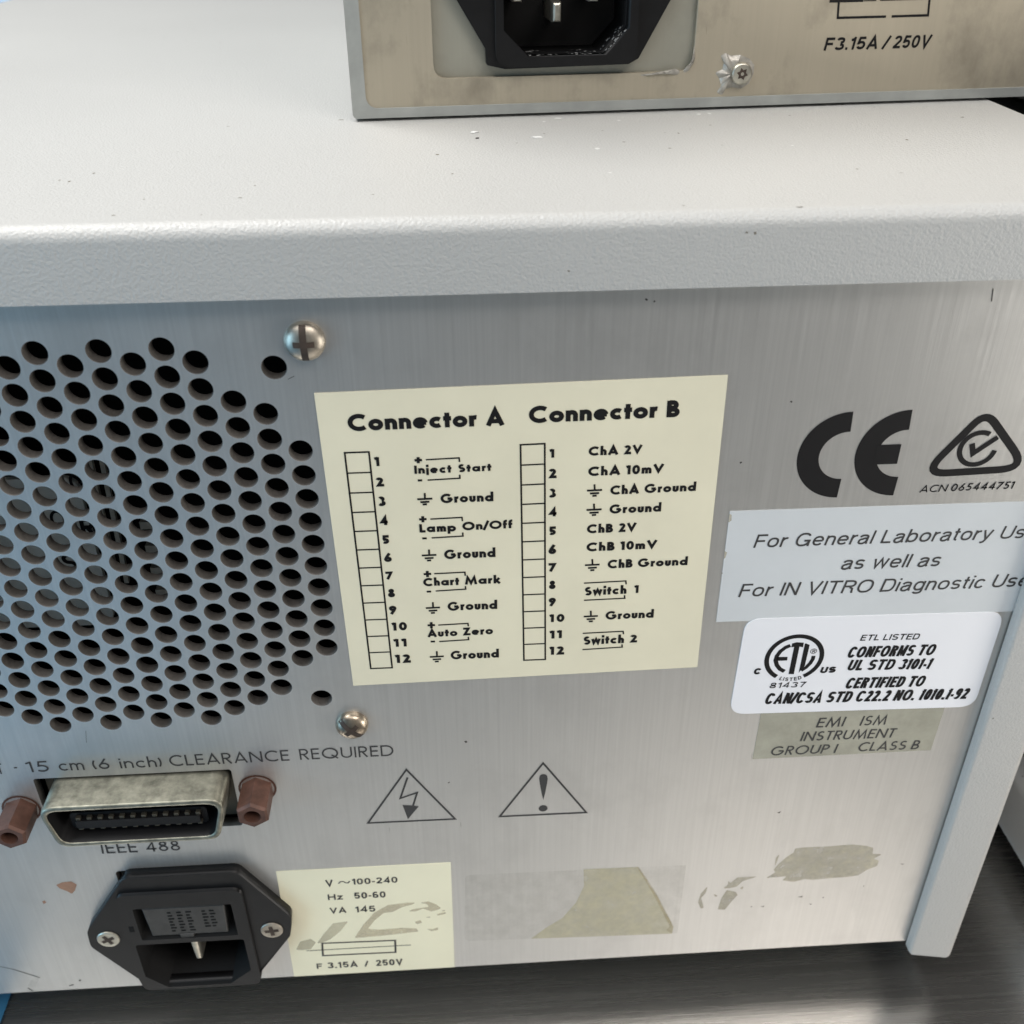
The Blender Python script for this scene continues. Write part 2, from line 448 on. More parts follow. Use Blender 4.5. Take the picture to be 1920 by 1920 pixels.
def glyph(c, w):
    """geometric sans letter of cap height 1 built from strokes of width w -> (strokes, width)"""
    h = w / 2
    x = 0.67                                     # height of small letters
    T = 1 - h
    def bowl(y0, y1, wd):                        # right bowl with its stem side at h
        r = (y1 - y0) / 2 - h
        cxx = wd - h - r
        return [(h, y1 - h), (cxx, y1 - h)] + arc(cxx, (y0 + y1) / 2, r, r, 90, -90) + [(h, y0 + h)]
    rx = x / 2 - h
    o_ = lambda cx: arc(cx, x / 2, rx, rx, 0, 360, 22)
    G = {
        'O': ([arc(.52, .5, .52 - h, .5 - h + .01, 0, 360, 28)], 1.04),
        'Q': ([arc(.52, .5, .52 - h, .5 - h, 0, 360, 28), [(.6, .34), (1.0, 0.0)]], 1.06),
        'C': ([arc(.5, .5, .5 - h, .5 - h + .01, 48, 312, 22)], .84),
        'G': ([arc(.5, .5, .5 - h, .5 - h + .01, 45, 357, 24), [(1.0 - w * .4, .5 - h * .2), (.56, .5 - h * .2)]], 1.0),
        'D': ([[(h, 0), (h, 1)], [(h, T), (.36, T)] + arc(.36, .5, .46 - h, .5 - h, 90, -90) + [(h, h)]], .82),
        'E': ([[(h, 0), (h, 1)], [(h, T), (.52, T)], [(h, .52), (.49, .52)], [(h, h), (.52, h)]], .53),
        'F': ([[(h, 0), (h, 1)], [(h, T), (.5, T)], [(h, .52), (.47, .52)]], .5),
        'L': ([[(h, 0), (h, 1)], [(h, h), (.48, h)]], .48),
        'T': ([[(.28, 0), (.28, 1)], [(0, T), (.56, T)]], .56),
        'I': ([[(h, 0), (h, 1)]], w),
        'N': ([[(h, 0), (h, 1)], [(h, 1 - w * .2), (.8 - h, w * .2)], [(.8 - h, 0), (.8 - h, 1)]], .8),
        'M': ([[(h * .9, 0), (.16 + h * .6, 1 - h), (.5, h * 1.3), (.84 - h * .6, 1 - h), (1 - h * .9, 0)]], 1.0),
        'A': ([[(h * .8, 0), (.41, 1 - h * .8), (.82 - h * .8, 0)], [(.2, .27), (.62, .27)]], .82),
        'V': ([[(h * .8, 1), (.4, h * 1.6), (.8 - h * .8, 1)]], .8),
        'U': ([[(h, 1), (h, .34)] + arc(.36, .34, .36 - h, .34 - h, 180, 360) + [(.72 - h, 1)]], .72),
        'Z': ([[(.02, T), (.62 - w * .6, T), (w * .6, h), (.64, h)]], .65),
        'P': ([[(h, 0), (h, 1)], bowl(.42, 1, .56)], .56),
        'R': ([[(h, 0), (h, 1)], bowl(.44, 1, .57), [(.26, .46), (.58 - h * .6, 0)]], .6),
        'B': ([[(h, 0), (h, 1)], bowl(.5 - h * .6, 1, .54), bowl(0, .5 + h * .6, .6)], .6),
        'S': ([arc(.3, .75 - h * .5, .28 - h, .25 - h * .5, 40, 270, 14) + arc(.3, .25 + h * .5, .3 - h, .25 - h * .5, 90, -145, 14)], .6),
        'a': ([o_(x / 2), [(x + .02 - h, 0), (x + .02 - h, x)]], x + .03),
        'd': ([o_(x / 2), [(x + .02 - h, 0), (x + .02 - h, 1.06)]], x + .03),
        'c': ([arc(x / 2, x / 2, rx, rx, 48, 312, 16)], x * .86),
        'e': ([arc(x / 2, x / 2, rx, rx, 0, 318, 18), [(h * .8, x / 2), (x - h * .6, x / 2)]], x),
        'o': ([o_(x / 2)], x),
        'n': ([[(h, 0), (h, x)], [(h, x * .5)] + arc(.28, x * .55, .28 - h, x * .45 - h, 175, 0, 10) + [(.56 - h, 0)]], .56),
        'h': ([[(h, 0), (h, 1.06)], [(h, x * .5)] + arc(.26, x * .55, .26 - h, x * .45 - h, 175, 0, 10) + [(.52 - h, 0)]], .52),
        'm': ([[(h, 0), (h, x)], [(h, x * .5)] + arc(.25, x * .58, .25 - h, x * .42 - h, 175, 0, 10) + [(.5 - h, 0)],
               [(.5 - h, x * .5)] + arc(.75 - w, x * .58, .25 - h, x * .42 - h, 175, 0, 10) + [(1.0 - w - h, 0)]], 1.0 - w),
        'u': ([[(h, x), (h, .26)] + arc(.26, .26, .26 - h, .26 - h, 180, 360, 10) + [(.52 - h, x)], ], .52),
        'r': ([[(h, 0), (h, x)], [(h, x * .45)] + arc(.3, x * .5, .3 - h, x * .5 - h, 175, 75, 7)], .36),
        't': ([[(.17, 0), (.17, .9)], [(0, x - h), (.35, x - h)]], .35),
        'f': ([[(.14, 0), (.14, .82)] + arc(.32, .82, .18, .24 - h, 180, 85, 6), [(0, x - h), (.33, x - h)]], .36),
        'i': ([[(h, 0), (h, x)], [(h, .84 - h * .5), (h, .84 + w * .95)]], w),
        'j': ([[(h, -.2), (h, x)], [(h, .84 - h * .5), (h, .84 + w * .95)]], w),
        'k': ([[(h, 0), (h, 1.06)], [(w * .8, x * .42), (.48, x)], [(w, x * .5), (.52, 0)]], .53),
        'p': ([o_(x / 2 + .02), [(h, -.28), (h, x)]], x + .03),
        'w': ([[(h * .7, x), (.2, h * 1.3), (.38, x - h * .4), (.56, h * 1.3), (.76 - h * .7, x)]], .76),
        '0': ([arc(.3, .5, .3 - h, .5 - h, 0, 360, 22)], .6),
        '1': ([[(.2, 0), (.2, 1)], [(.0, .86 - h * .4), (.2, .97 - h * .5)]], .2 + h),
        '2': ([arc(.28, .7, .28 - h, .3 - h, 165, -38, 12) + [(w * .75, h), (.58, h)]], .58),
        '3': ([arc(.25, .74, .24 - h, .26 - h, 150, -85, 12), arc(.25, .28, .29 - h, .28 - h, 85, -150, 12)], .54),
        '4': ([[(.45, 0), (.45, 1 - h * .8), (h * 1.5, .22 + h), (.62, .22 + h)]], .62),
        '5': ([[(.52, T), (.17, T), (.1 + h * .4, .56)] + arc(.24, .32, .3 - h, .32 - h, 112, -140, 14)], .54),
        '6': ([arc(.29, .3, .29 - h, .3 - h, 0, 360, 18), [(.1 + h * .5, .46), (.42, 1)]], .58),
        '7': ([[(0, T), (.56 - h, T), (.14, 0)]], .56),
        '8': ([arc(.28, .76, .23 - h, .24 - h, 0, 360, 16), arc(.28, .28, .28 - h, .28 - h, 0, 360, 18)], .56),
        '9': ([arc(.29, .7, .29 - h, .3 - h, 0, 360, 18), [(.48 - h * .5, .54), (.16, 0)]], .58),
        '-': ([[(0, .33), (.24, .33)]], .24),
        '/': ([[(0, -.1), (.38, 1.05)]], .38),
        '.': ([[(h, 0), (h, w)]], w),
        '(': ([arc(.42, .45, .4, .66, 140, 220, 8)], .14),
        ')': ([arc(-.28, .45, .4, .66, 40, -40, 8)], .14),
        '+': ([[(.0, .45), (.5, .45)], [(.25, .2), (.25, .7)]], .5),
    }
    return G[c]

def text_strokes(s, w, track):
    out, x = [], 0.0
    for ch in s:
        if ch == ' ':
            x += .34
            continue
        st, wd = glyph(ch, w)
        for q in st:
            out.append([(u + x, v) for u, v in q])
        x += wd + track
    return out, x - track

def axes(A, B, T):
    """baseline start/end and a point on the cap line (panel mm) -> origin, unit baseline dir, length, up dir, height"""
    A, B, T = Vector(A), Vector(B), Vector(T)
    d = (B - A)
    n = Vector((-d.y, d.x)).normalized()
    return A, d.normalized(), d.length, n, abs((T - A).dot(n))

_lay = [0]
def lay():
    _lay[0] = (_lay[0] + 1) % 9
    return 0.004 * _lay[0]

def geo_text(bm, s, A, B, T, w, out, fr, shear=0.0, track=.12, mi=0):
    A, d, L, n, H = axes(A, B, T)
    st, wd = text_strokes(s, w, track)
    sx = L / wd
    for q in st:
        P = [A + d * (u * sx + v * H * shear) + n * (v * H) for u, v in q]
        stroke(bm, P, w * H * (0.5 + 0.5 * min(1.3, sx / H)), out + lay(), fr, closed=(q[0] == q[-1] or (Vector(q[0]) - Vector(q[-1])).length < 1e-4), mi=mi)

def sarc(cx, cy, rx, ry, a0, a1, n=14, p=2.35):
    out = []
    for i in range(n + 1):
        t = math.radians(a0 + (a1 - a0) * i / n)
        c, s_ = math.cos(t), math.sin(t)
        out.append((cx + rx * math.copysign(abs(c) ** (2 / p), c), cy + ry * math.copysign(abs(s_) ** (2 / p), s_)))
    return out

def grot(c, hx, h):
    """neutral sans letter, cap height 1; hx and h are half stroke widths across and up -> (strokes, width)"""
    x = .73
    T = 1 - h
    def ell(w, y0, y1, a0=0, a1=360, n=24):
        return sarc(w / 2, (y0 + y1) / 2, w / 2 - hx, (y1 - y0) / 2 - h, a0, a1, n)
    def bowl(y0, y1, wd):
        rx, ry = min(.3, wd * .42), (y1 - y0) / 2 - h
        return [(hx, y1 - h), (wd - hx - rx, y1 - h)] + sarc(wd - hx - rx, (y0 + y1) / 2, rx, ry, 90, -90, 12) + [(hx, y0 + h)]
    def ess(w, top, k=1.0):
        r = (top - 2 * h) / 4
        return sarc(w / 2, top - h - r, w / 2 - hx, r, 22, 262, 14) + sarc(w / 2, h + r, w / 2 - hx, r, 82, -158, 14)
    I = [(hx, 0), (hx, 1)]
    def hump(w):
        return [(hx, x * .55), (hx, x * .6)] + sarc(w / 2, x * .6, w / 2 - hx, x * .4 - h, 180, 0, 12) + [(w - hx, 0)]
    G = {
        'A': ([[(hx * .9, 0), (.42, 1 - h * .5), (.84 - hx * .9, 0)], [(.2, .3), (.64, .3)]], .84),
        'B': ([I, bowl(.5 - h * .8, 1, .72), bowl(0, .5 + h * .8, .76)], .76),
        'C': ([ell(.86, -.01, 1.01, 32, 328)], .86),
        'D': ([I, bowl(0, 1, .82)], .82),
        'E': ([I, [(hx, T), (.66, T)], [(hx, .52), (.62, .52)], [(hx, h), (.68, h)]], .68),
        'F': ([I, [(hx, T), (.64, T)], [(hx, .5), (.58, .5)]], .64),
        'G': ([ell(.9, -.01, 1.01, 35, 345), [(.9 - hx, 0), (.9 - hx, .48 - h), (.52, .48 - h)]], .92),
        'H': ([I, [(.78 - hx, 0), (.78 - hx, 1)], [(hx, .52), (.78 - hx, .52)]], .78),
        'I': ([I], 2 * hx),
        'L': ([I, [(hx, h), (.62, h)]], .62),
        'M': ([I, [(hx, 1 - h * .4), (.46, max(h * .8, .25 if h > .08 else 0)), (.92 - hx, 1 - h * .4)], [(.92 - hx, 0), (.92 - hx, 1)]], .92),
        'N': ([I, [(hx, 1 - h * .3), (.78 - hx, h * .3)], [(.78 - hx, 0), (.78 - hx, 1)]], .78),
        'O': ([ell(.94, -.01, 1.01)], .94),
        'R': ([I, bowl(.45, 1, .74), [(.42, .46), (.66 - hx, .34), (.72 - hx, 0)]], .76),
        'S': ([ess(.78, 1.0)], .78),
        'T': ([[(.39, 0), (.39, 1)], [(0, T), (.78, T)]], .78),
        'U': ([[(hx, 1), (hx, .36)] + sarc(.38, .36, .38 - hx, .36 - h, 180, 360, 12) + [(.76 - hx, 1)]], .76),
        'V': ([[(hx * .9, 1), (.41, h * .5), (.82 - hx * .9, 1)]], .82),
        'a': ([[(hx + .02, .52)] + sarc(.31, .52, .29 - hx, .21 - h, 168, 5, 8) + [(.6 - hx, .12), (.64 - hx * .6, .02)], [(.6 - hx, .44), (.3, .41)] + sarc(.26, .2, .26 - hx, .21 - h * .6, 88, 290, 10) + [(.5 - hx * .5, .12), (.6 - hx, .26)]], .64),
        'b': ([I, ell(.66, 0, x)], .66),
        'c': ([ell(.62, 0, x, 35, 325, 18)], .62),
        'e': ([ell(.66, 0, x, 0, 322, 20), [(hx, x / 2), (.66 - hx, x / 2)]], .66),
        'g': ([ell(.64, 0, x), [(.64 - hx, x), (.64 - hx, 0)] + sarc(.33, -.02, .31 - hx, .24 - h, 0, -155, 8)], .64),
        'i': ([[(hx, 0), (hx, x)], [(hx, .88), (hx, 1)]], 2 * hx),
        'l': ([I], 2 * hx),
        'n': ([[(hx, 0), (hx, x)], hump(.58)], .58),
        'o': ([ell(.68, 0, x)], .68),
        'r': ([[(hx, 0), (hx, x)], [(hx, x * .55)] + sarc(.36, x * .5, .36 - hx, x * .5 - h, 170, 90, 6)], .36),
        's': ([ess(.56, x)], .56),
        't': ([[(.15, .93), (.15, .18)] + sarc(.27, .18, .12, .18 - h, 180, 275, 5), [(0, x - h), (.32, x - h)]], .33),
        'w': ([[(hx * .8, x), (.23, h), (.46, x - h * .3), (.69, h), (.92 - hx * .8, x)]], .92),
        'y': ([[(hx * .8, x), (.32, .04)], [(.62 - hx * .8, x), (.34, .0), (.26, -.16), (.16, -.21), (.05, -.2)]], .62),
        'z': ([[(.02, x - h), (.53 - hx, x - h), (hx, h), (.55, h)]], .56),
        '0': ([ell(.66, 0, 1)], .66),
        '1': ([[(.34 - hx, 0), (.34 - hx, 1)], [(0, .76), (.2, .8), (.34 - hx, .96)]], .34),
        '2': ([sarc(.32, .7, .31 - hx, .3 - h, 175, -35, 12) + [(hx * 1.2, h + .02), (hx * 1.2, h), (.64, h)]], .64),
        '3': ([sarc(.34, .745, .31 - hx, .255 - h, 170, -88, 12), sarc(.34, .27, .34 - hx, .27 - h, 88, -170, 12)], .68),
        '4': ([[(.5, 0), (.5, 1 - h * .6), (hx, .25 + h * .4), (.68, .25 + h * .4)]], .68),
        '5': ([[(.58, T), (.16, T), (.1, .5)] + sarc(.32, .34, .32 - hx, .33 - h, 140, -160, 16)], .64),
        '7': ([[(0, T), (.62 - hx, T), (.36, .5), (.24, 0)]], .62),
        '8': ([ell(.66, .47 - h, 1)[0:0] + sarc(.33, .74, .29 - hx, .26 - h, 0, 360, 20), sarc(.33, .27, .33 - hx, .27 - h, 0, 360, 20)], .66),
        '6': ([sarc(.33, .31, .33 - hx, .31 - h, 0, 360, 20), sarc(.34, .5, .34 - hx, .5 - h, 180, 50, 12)], .66),
        '9': ([sarc(.33, .69, .33 - hx, .31 - h, 0, 360, 20), sarc(.32, .5, .34 - hx, .5 - h, 0, -130, 12)], .66),
        '-': ([[(0, .36), (.3, .36)]], .3),
        '/': ([[(0, -.02), (.34, 1.02)]], .34),
        '.': ([[(hx, 0), (hx, 2 * h)]], 2 * hx),
    }
    return G[c]

def grot_text(bm, s, A, B, T, w, out, fr, shear=0.0, track=.14, mi=0, warp=None):
    """sans lettering fitted between A and B; w = stroke width over cap height"""
    A, d, L, n, H = axes(A, B, T)
    def layout(hx):
        res, x = [], 0.0
        for ch in s:
            if ch == ' ':
                x += .4
                continue
            st, wd = grot(ch, hx, w / 2)
            res += [[(u + x, v) for u, v in q] for q in st]
            x += wd + track
        return res, x - track
    hx = w / 2
    for _ in range(3):
        st, wd = layout(hx)
        hx = min((w / 2) * H / (L / wd), .16)
    st, wd = layout(hx)
    sx = L / wd
    for q in st:
        if warp:
            P = [Vector(warp(u / wd, v)) for u, v in q]
        else:
            P = [A + d * (u * sx + v * H * shear) + n * (v * H) for u, v in q]
        closed = (Vector(q[0]) - Vector(q[-1])).length < 1e-4
        stroke(bm, P, w * H, out + lay(), fr, closed=closed, mi=mi)

# ------------------------------------------------------------------ picking measurements off the panel plane
def on_panel(px, py, y=0.0):
    r = Vector(((px - 960) / F_PX, (py - 960) / F_PX, 1.0))
    ray = CAM_R.transposed() @ r
    s = (y - CAM_O.y) / ray.y
    X = CAM_O + ray * s
    return (X.x, X.z)

YAW = math.radians(4.4073)
UP_O = Vector((50.74, 72.38, 22.0))
def on_upper(px, py):
    ray = CAM_R.transposed() @ Vector(((px - 960) / F_PX, (py - 960) / F_PX, 1.0))
    nrm = Vector((-math.sin(YAW), math.cos(YAW), 0))
    s = (UP_O - CAM_O).dot(nrm) / ray.dot(nrm)
    X = CAM_O + ray * s - UP_O
    return (X.x * math.cos(YAW) + X.y * math.sin(YAW), X.z)

def win(x0, y0, s, f=on_panel):
    return lambda x, y: f(x0 + x / s, y0 + y / s)
W7 = win(580, 690, 3.1476); W8 = win(960, 690, 3.1476)
WC = win(1320, 740, 3.2); WE = win(1320, 1120, 3.2); WEL = win(1420, 1170, 9.6)
WT = win(640, 1380, 3.6923); WV = win(480, 1580, 2.3415)
WG = win(0, 1360, 2.5263); WI = win(100, 1600, 2.4); WR = win(1240, 1520, 2.8235)
WH = win(0, 540, 3.0); WP = win(0, 0, 1.0)
U2 = win(1250, 0, 2.8657, on_upper); U1 = win(600, 0, 2.4, on_upper)

# ================================================================== BENCH
def plain_tag(o, label, cat, group=None):
    o['label'] = label; o['category'] = cat
    if group:
        o['group'] = group
bm = bmesh.new()
box(bm, -1200, 1200, -300, 900, -40, 0, bevel=2)
bench = bm_obj('bench_top', bm, M['bench'])
bench['kind'] = 'structure'

# thin blue film lying on the bench at the left
bm = bmesh.new()
edge = []
for i in range(41):
    y = -298 + i * 15
    if y < -95:
        x = -24  # unseen front part, shaped to reflect blue into the panel's left
    elif y < -28:
        x = -150  # set back so bare steel keeps the panel's lower left bright
    else:
        x = -57
    edge.append((x + 1.6 * math.sin(i * .9) + .8 * math.sin(i * 2.3), y))
top = [bm.verts.new((x * MM, y * MM, (0.5 + .25 * math.sin(k * .7)) * MM)) for k, (x, y) in enumerate(edge)]
mid = [bm.verts.new(((x - 60) * MM, y * MM, 0.6 * MM)) for x, y in edge]
far = [bm.verts.new((-620 * MM, y * MM, 0.5 * MM)) for x, y in edge]
for i in range(40):
    bm.faces.new((top[i], top[i + 1], mid[i + 1], mid[i]))
    bm.faces.new((mid[i], mid[i + 1], far[i + 1], far[i]))
film = bm_obj('plastic_film', bm, M['blue'], smooth=True)
plain_tag(film, 'blue plastic film lying on the steel bench at the lower left corner', 'plastic film')

# ================================================================== LOWER INSTRUMENT
inst = thing('laboratory_instrument', 'white covered laboratory instrument with perforated aluminium rear panel and many printed labels', 'instrument', (0.042, 0.15, 0))
top_inv[inst.name] = Matrix.Translation(-Vector(inst.location))
XL, XR = -118.6, 198.6
ZT, ZBOT = 21.8, -180.5
YF = -3.0                       # front of the cover folds
PZ0 = -176.4

# ---- rear panel with its real perforations and cut-outs
P_ = 5.1
DX = P_ * 3 ** .5 / 2 * 1.19
holes = []
rounds = []
even = {0: (0, 16), 2: (0, 16), 4: (0, 16), 6: (2, 15), 8: (4, 13)}
odd = {1: (0, 16), 3: (0, 16), 5: (0, 15), 7: (2, 13)}
for c in range(-8, 9):
    k = abs(c)
    a, b = even[k] if k % 2 == 0 else odd[k]
    if c == -3 or c == -5:
        b = 16 if c == -3 else 15
    for r in range(a, b + 1):
        z = -(r + (0.5 if k % 2 else 0)) * P_
        rounds.append((c * DX + .02 * random.uniform(-1, 1), z + .02 * random.uniform(-1, 1), 2.12 + random.uniform(-.03, .03)))
for (x, y) in ((514, 689), (603, 1309)):
    u, v = on_panel(x, y)
    rounds.append((u, v, 2.15))
holes.append(rrect(-25.5, -118.0, 17.5, -99.8, .6, 3))                # bus connector window
holes.append(rrect(-14.4, -172.6, 14.6, -131.5, 1.0, 3))              # mains inlet window
CH = .085
for u, v, r in rounds:
    holes.append(circle(u, v, r + CH, 26))
outer = [(XL + 2, PZ0), (187.6, PZ0), (187.6, 17), (XL + 2, 17)]
bm = holed(outer, holes, -2.6, 0.0, LOW)
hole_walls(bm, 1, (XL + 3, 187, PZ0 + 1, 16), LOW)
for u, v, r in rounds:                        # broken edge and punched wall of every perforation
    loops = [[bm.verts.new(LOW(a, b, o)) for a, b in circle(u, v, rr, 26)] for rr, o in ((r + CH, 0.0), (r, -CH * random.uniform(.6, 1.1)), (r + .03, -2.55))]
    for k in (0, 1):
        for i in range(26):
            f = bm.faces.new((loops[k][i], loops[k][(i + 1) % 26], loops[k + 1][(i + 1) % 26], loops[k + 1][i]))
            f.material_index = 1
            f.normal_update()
def blot(pts, Wn, o, mi=0):
    flat(bm, round_poly([Wn(*p) for p in pts], .25, 2), o + lay(), LOW, mi)
# ---- chips, specks and scratches
blot([(12, 142), (40, 130), (80, 126), (106, 140), (98, 165), (84, 182), (62, 170), (30, 158)], WI, .03, 3)
flat(bm, [WP(*p) for p in ((79, 1690), (84, 1688), (87, 1692), (82, 1695))], .03, LOW, 3)
for (x, y), (a, b), w in (((0, 1812), (24, 1817), .16), ((24, 1817), (75, 1833), .22), ((52, 1852), (62, 1858), .3), ((130, 1848), (138, 1846), .35), ((149, 1839), (151, 1837), .4), ((872, 1389), (875, 1392), .5), ((1859, 565), (1862, 541), .16),
                         ((540, 711), (552, 705), .1), ((1210, 560), (1214, 563), .3), ((1226, 564), (1228, 566), .3), ((161, 1370), (162, 1392), .07), ((840, 1468), (843, 1466), .25), ((1388, 866), (1390, 868), .4), ((1482, 752), (1485, 754), .3)):
    stroke(bm, [WP(x, y), WP(a, b)], w, .03 + lay(), LOW, mi=2)
flat(bm, [WP(*p) for p in ((60, 1836), (75, 1832), (66, 1850), (52, 1849))], .03, LOW, 4)

panel = bm_obj('rear_panel', bm, [M['panel'], M['hole_wall'], M['speck'], M['rust'], M['tape']], inst)

# ---- painted cover: top, side walls, folded front lips
def cover_mesh():
    bm = bmesh.new()
    R = 2.7
    # profile of the top sheet in (y, z): return edge up the lip, rounded fold, top going back
    prof = [(YF + 1.2, 9.3), (YF, 9.35)] + [(YF + R - R * math.cos(math.radians(a)), ZT - R + R * math.sin(math.radians(a))) for a in range(0, 91, 10)] + [(360, ZT), (360, ZT - 1.2), (YF + R, ZT - 1.2)]
    rows = []
    n = 2
    for x in (XL, XR):
        rows.append([bm.verts.new((x * MM, y * MM, (z + ZB) * MM)) for y, z in prof])
    m = len(prof)
    for k in range(m - 1):
        bm.faces.new((rows[0][k], rows[0][k + 1], rows[1][k + 1], rows[1][k]))
    for r in rows:
        bm.faces.new(r)
    bmesh.ops.recalc_face_normals(bm, faces=bm.faces)
    return bm
bm = cover_mesh()
def top_point(px, py):
    ray = CAM_R.transposed() @ Vector(((px - 960) / F_PX, (py - 960) / F_PX, 1.0))
    k = (ZT - CAM_O.z) / ray.z
    return CAM_O + ray * k
rs = random.Random(21)
def top_speck(px, py, a, b, mi):
    X = top_point(px, py)
    n = 7
    vs = []
    for i in range(n):
        t = 2 * math.pi * i / n
        r = rs.uniform(.6, 1.2)
        vs.append(bm.verts.new(((X.x + a * r * math.cos(t)) * MM, (X.y + b * r * math.sin(t)) * MM, (ZT + ZB + .03) * MM)))
    f = bm.faces.new(vs); f.material_index = mi; f.normal_update()
    if f.normal.z < 0:
        f.normal_flip()
for px, py, a, b, mi in ((820, 290, .45, .5, 1), (848, 326, .25, .4, 1), (1700, 262, .3, .6, 1), (1607, 317, .35, .3, 1), (1805, 220, .5, .5, 1), (1144, 324, .35, .5, 2), (1120, 279, .5, .8, 2), (1486, 273, .3, .5, 2), (1272, 250, .25, .6, 1),
                         (1046, 222, .9, .8, 2), (1160, 226, .5, .8, 2), (1310, 214, .6, .9, 2), (1330, 213, .4, .7, 2), (1020, 228, .4, .6, 2), (640, 225, .8, .4, 1), (130, 340, .3, .5, 1), (112, 338, .2, .4, 1), (176, 325, .25, .4, 1), (450, 371, .4, .3, 1), (213, 404, .35, .3, 1), (377, 403, .2, .2, 1), (270, 374, .25, .2, 1), (478, 348, .2, .3, 1), (700, 365, .25, .2, 1), (1500, 388, .8, .15, 1)):
    top_speck(px, py, a, b, mi)
for px, py, r in ((1408, 430, .5), (1416, 437, .35), (1400, 436, .25), (1412, 424, .22), (1421, 428, .18), (1066, 508, .25), (268, 456, .3), (282, 459, .25), (290, 455, .2), (1205, 552, .18)):
    u, v = on_panel(px, py, YF)
    if v > 9.8 and v < ZT - 3.2:
        f = flat(bm, [(u + r * rs.uniform(.5, 1.2) * math.cos(t), v + r * rs.uniform(.4, 1) * math.sin(t)) for t in [k * .9 for k in range(7)]], -YF + .03, LOW, 1)
cover = bm_obj('cover_top', bm, [M['cover'], M['dirt_smudge'], M['flake']], inst, smooth=True)

def side_mesh(sgn):
    """side wall with its folded front flange; sgn=+1 right, -1 left"""
    bm = bmesh.new()
    xo = XR if sgn > 0 else XL
    xi = xo - sgn * 12.7
    R = 2.2
    # plan outline (x, y) swept along z
    prof = [(xi, -0.35), (xi, YF + .9)] + [(xi + sgn * (.9 - .9 * math.cos(math.radians(a))), YF + .9 - .9 * math.sin(math.radians(a))) for a in range(15, 91, 15)]
    prof += [(xo - sgn * R + sgn * R * math.sin(math.radians(a)), YF + R - R * math.cos(math.radians(a))) for a in range(0, 91, 10)]
    prof += [(xo, 360), (xo - sgn * 1.2, 360), (xo - sgn * 1.2, YF + R), (xo - sgn * 2.2, YF + 1.3), (xi + sgn * 1.2, YF + 1.3), (xi + sgn * 1.2, -.35)]
    zl = [(ZBOT, 1), (ZT - 3.2, 0)]
    rows = []
    for z, low in zl:
        row = []
        for (x, y) in prof:
            zz = z
            if low:                               # clipped corner at the foot of the flange
                dx = abs(x - xi)
                if y < 6 and dx < 3.2:
                    zz = z + (3.2 - dx) * 0.95
                if y < 6 and abs(x - xo) < 1.2:
                    zz = max(zz, z + (1.2 - abs(x - xo)) * .9)
            row.append(bm.verts.new((x * MM, y * MM, (zz + ZB) * MM)))
        rows.append(row)
    m = len(prof)
    for k in range(m):
        j = (k + 1) % m
        bm.faces.new((rows[0][k], rows[0][j], rows[1][j], rows[1][k]))
    bm.faces.new(rows[1])
    bm.faces.new(rows[0])
    return bm
for s in (1, -1):
    o = bm_obj('cover_side', side_mesh(s), M['cover'], inst)
    for p in o.data.polygons:
        p.use_smooth = len(p.vertices) == 4 and abs(p.normal.z) < .5
    o.data.set_sharp_from_angle(angle=math.radians(40))
cover.data.set_sharp_from_angle(angle=math.radians(50))

bm = bmesh.new()
box(bm, XL + 3, 187, 3, 356, ZB + PZ0 + .1, ZB + PZ0 + 1.5)
bm_obj('floor_plate', bm, M['casing'], inst)
for x in (-80, 150):
    for y in (40, 320):
        bm = bmesh.new()
        bmesh.ops.create_cone(bm, cap_ends=True, segments=24, radius1=.009, radius2=.0075, depth=(ZB + PZ0) * MM)
        for v in bm.verts:
            v.co += Vector((x * MM, y * MM, (ZB + PZ0) * MM / 2))
        bm_obj('rubber_foot', bm, M['black'], inst)

# ---- what shows through the perforations
bm = bmesh.new()
prism(bm, rrect(-60, -66.5, -3.4, -30.5, 3), -12.2, -11, LOW, .3)
module = bm_obj('internal_module', bm, M['module'], inst)
bm = bmesh.new()
def at_depth(px, py):
    return on_panel(px, py, 11.0)
for ch, (px, py), sz in (('G', (145, 903), 4.2), ('O', (109, 973), 4.2), ('R', (166, 989), 4.4), ('S', (131, 1054), 4.4)):
    u, v = at_depth(px, py)
    geo_text(bm, ch, (u - sz * .35, v - sz * .5), (u + sz * .35, v - sz * .5), (u, v + sz * .5), .17, -10.9, LOW)
bm_obj('printing', bm, M['ink'], module)
for dx, zr in ((0.0, (-26, -70)), (2.3, (-26, -56))):
    bm = bmesh.new()
    prism(bm, [(-.6 + dx, zr[0]), (.3 + dx, zr[0]), (-.9 + dx, zr[1]), (-1.8 + dx, zr[1])], -12, -11, LOW)
    bm_obj('wire', bm, M['wire'], inst)
bm = bmesh.new()
for z in (-41.6, -47.3, -52.8, -58.4):
    prism(bm, [(6.2, z), (9.2, z), (9.2, z - 1.7), (6.2, z - 1.7)], -13, -11.5, LOW)
bm_obj('terminal_strip', bm, M['wire'], inst)
bm = bmesh.new()
box(bm, -112, 185, 34, 36, ZB - 172, ZB + 14)  # black sheet added to stand for the dark inside behind the holes
bm_obj('dark_backing', bm, M['black_matt'], inst)

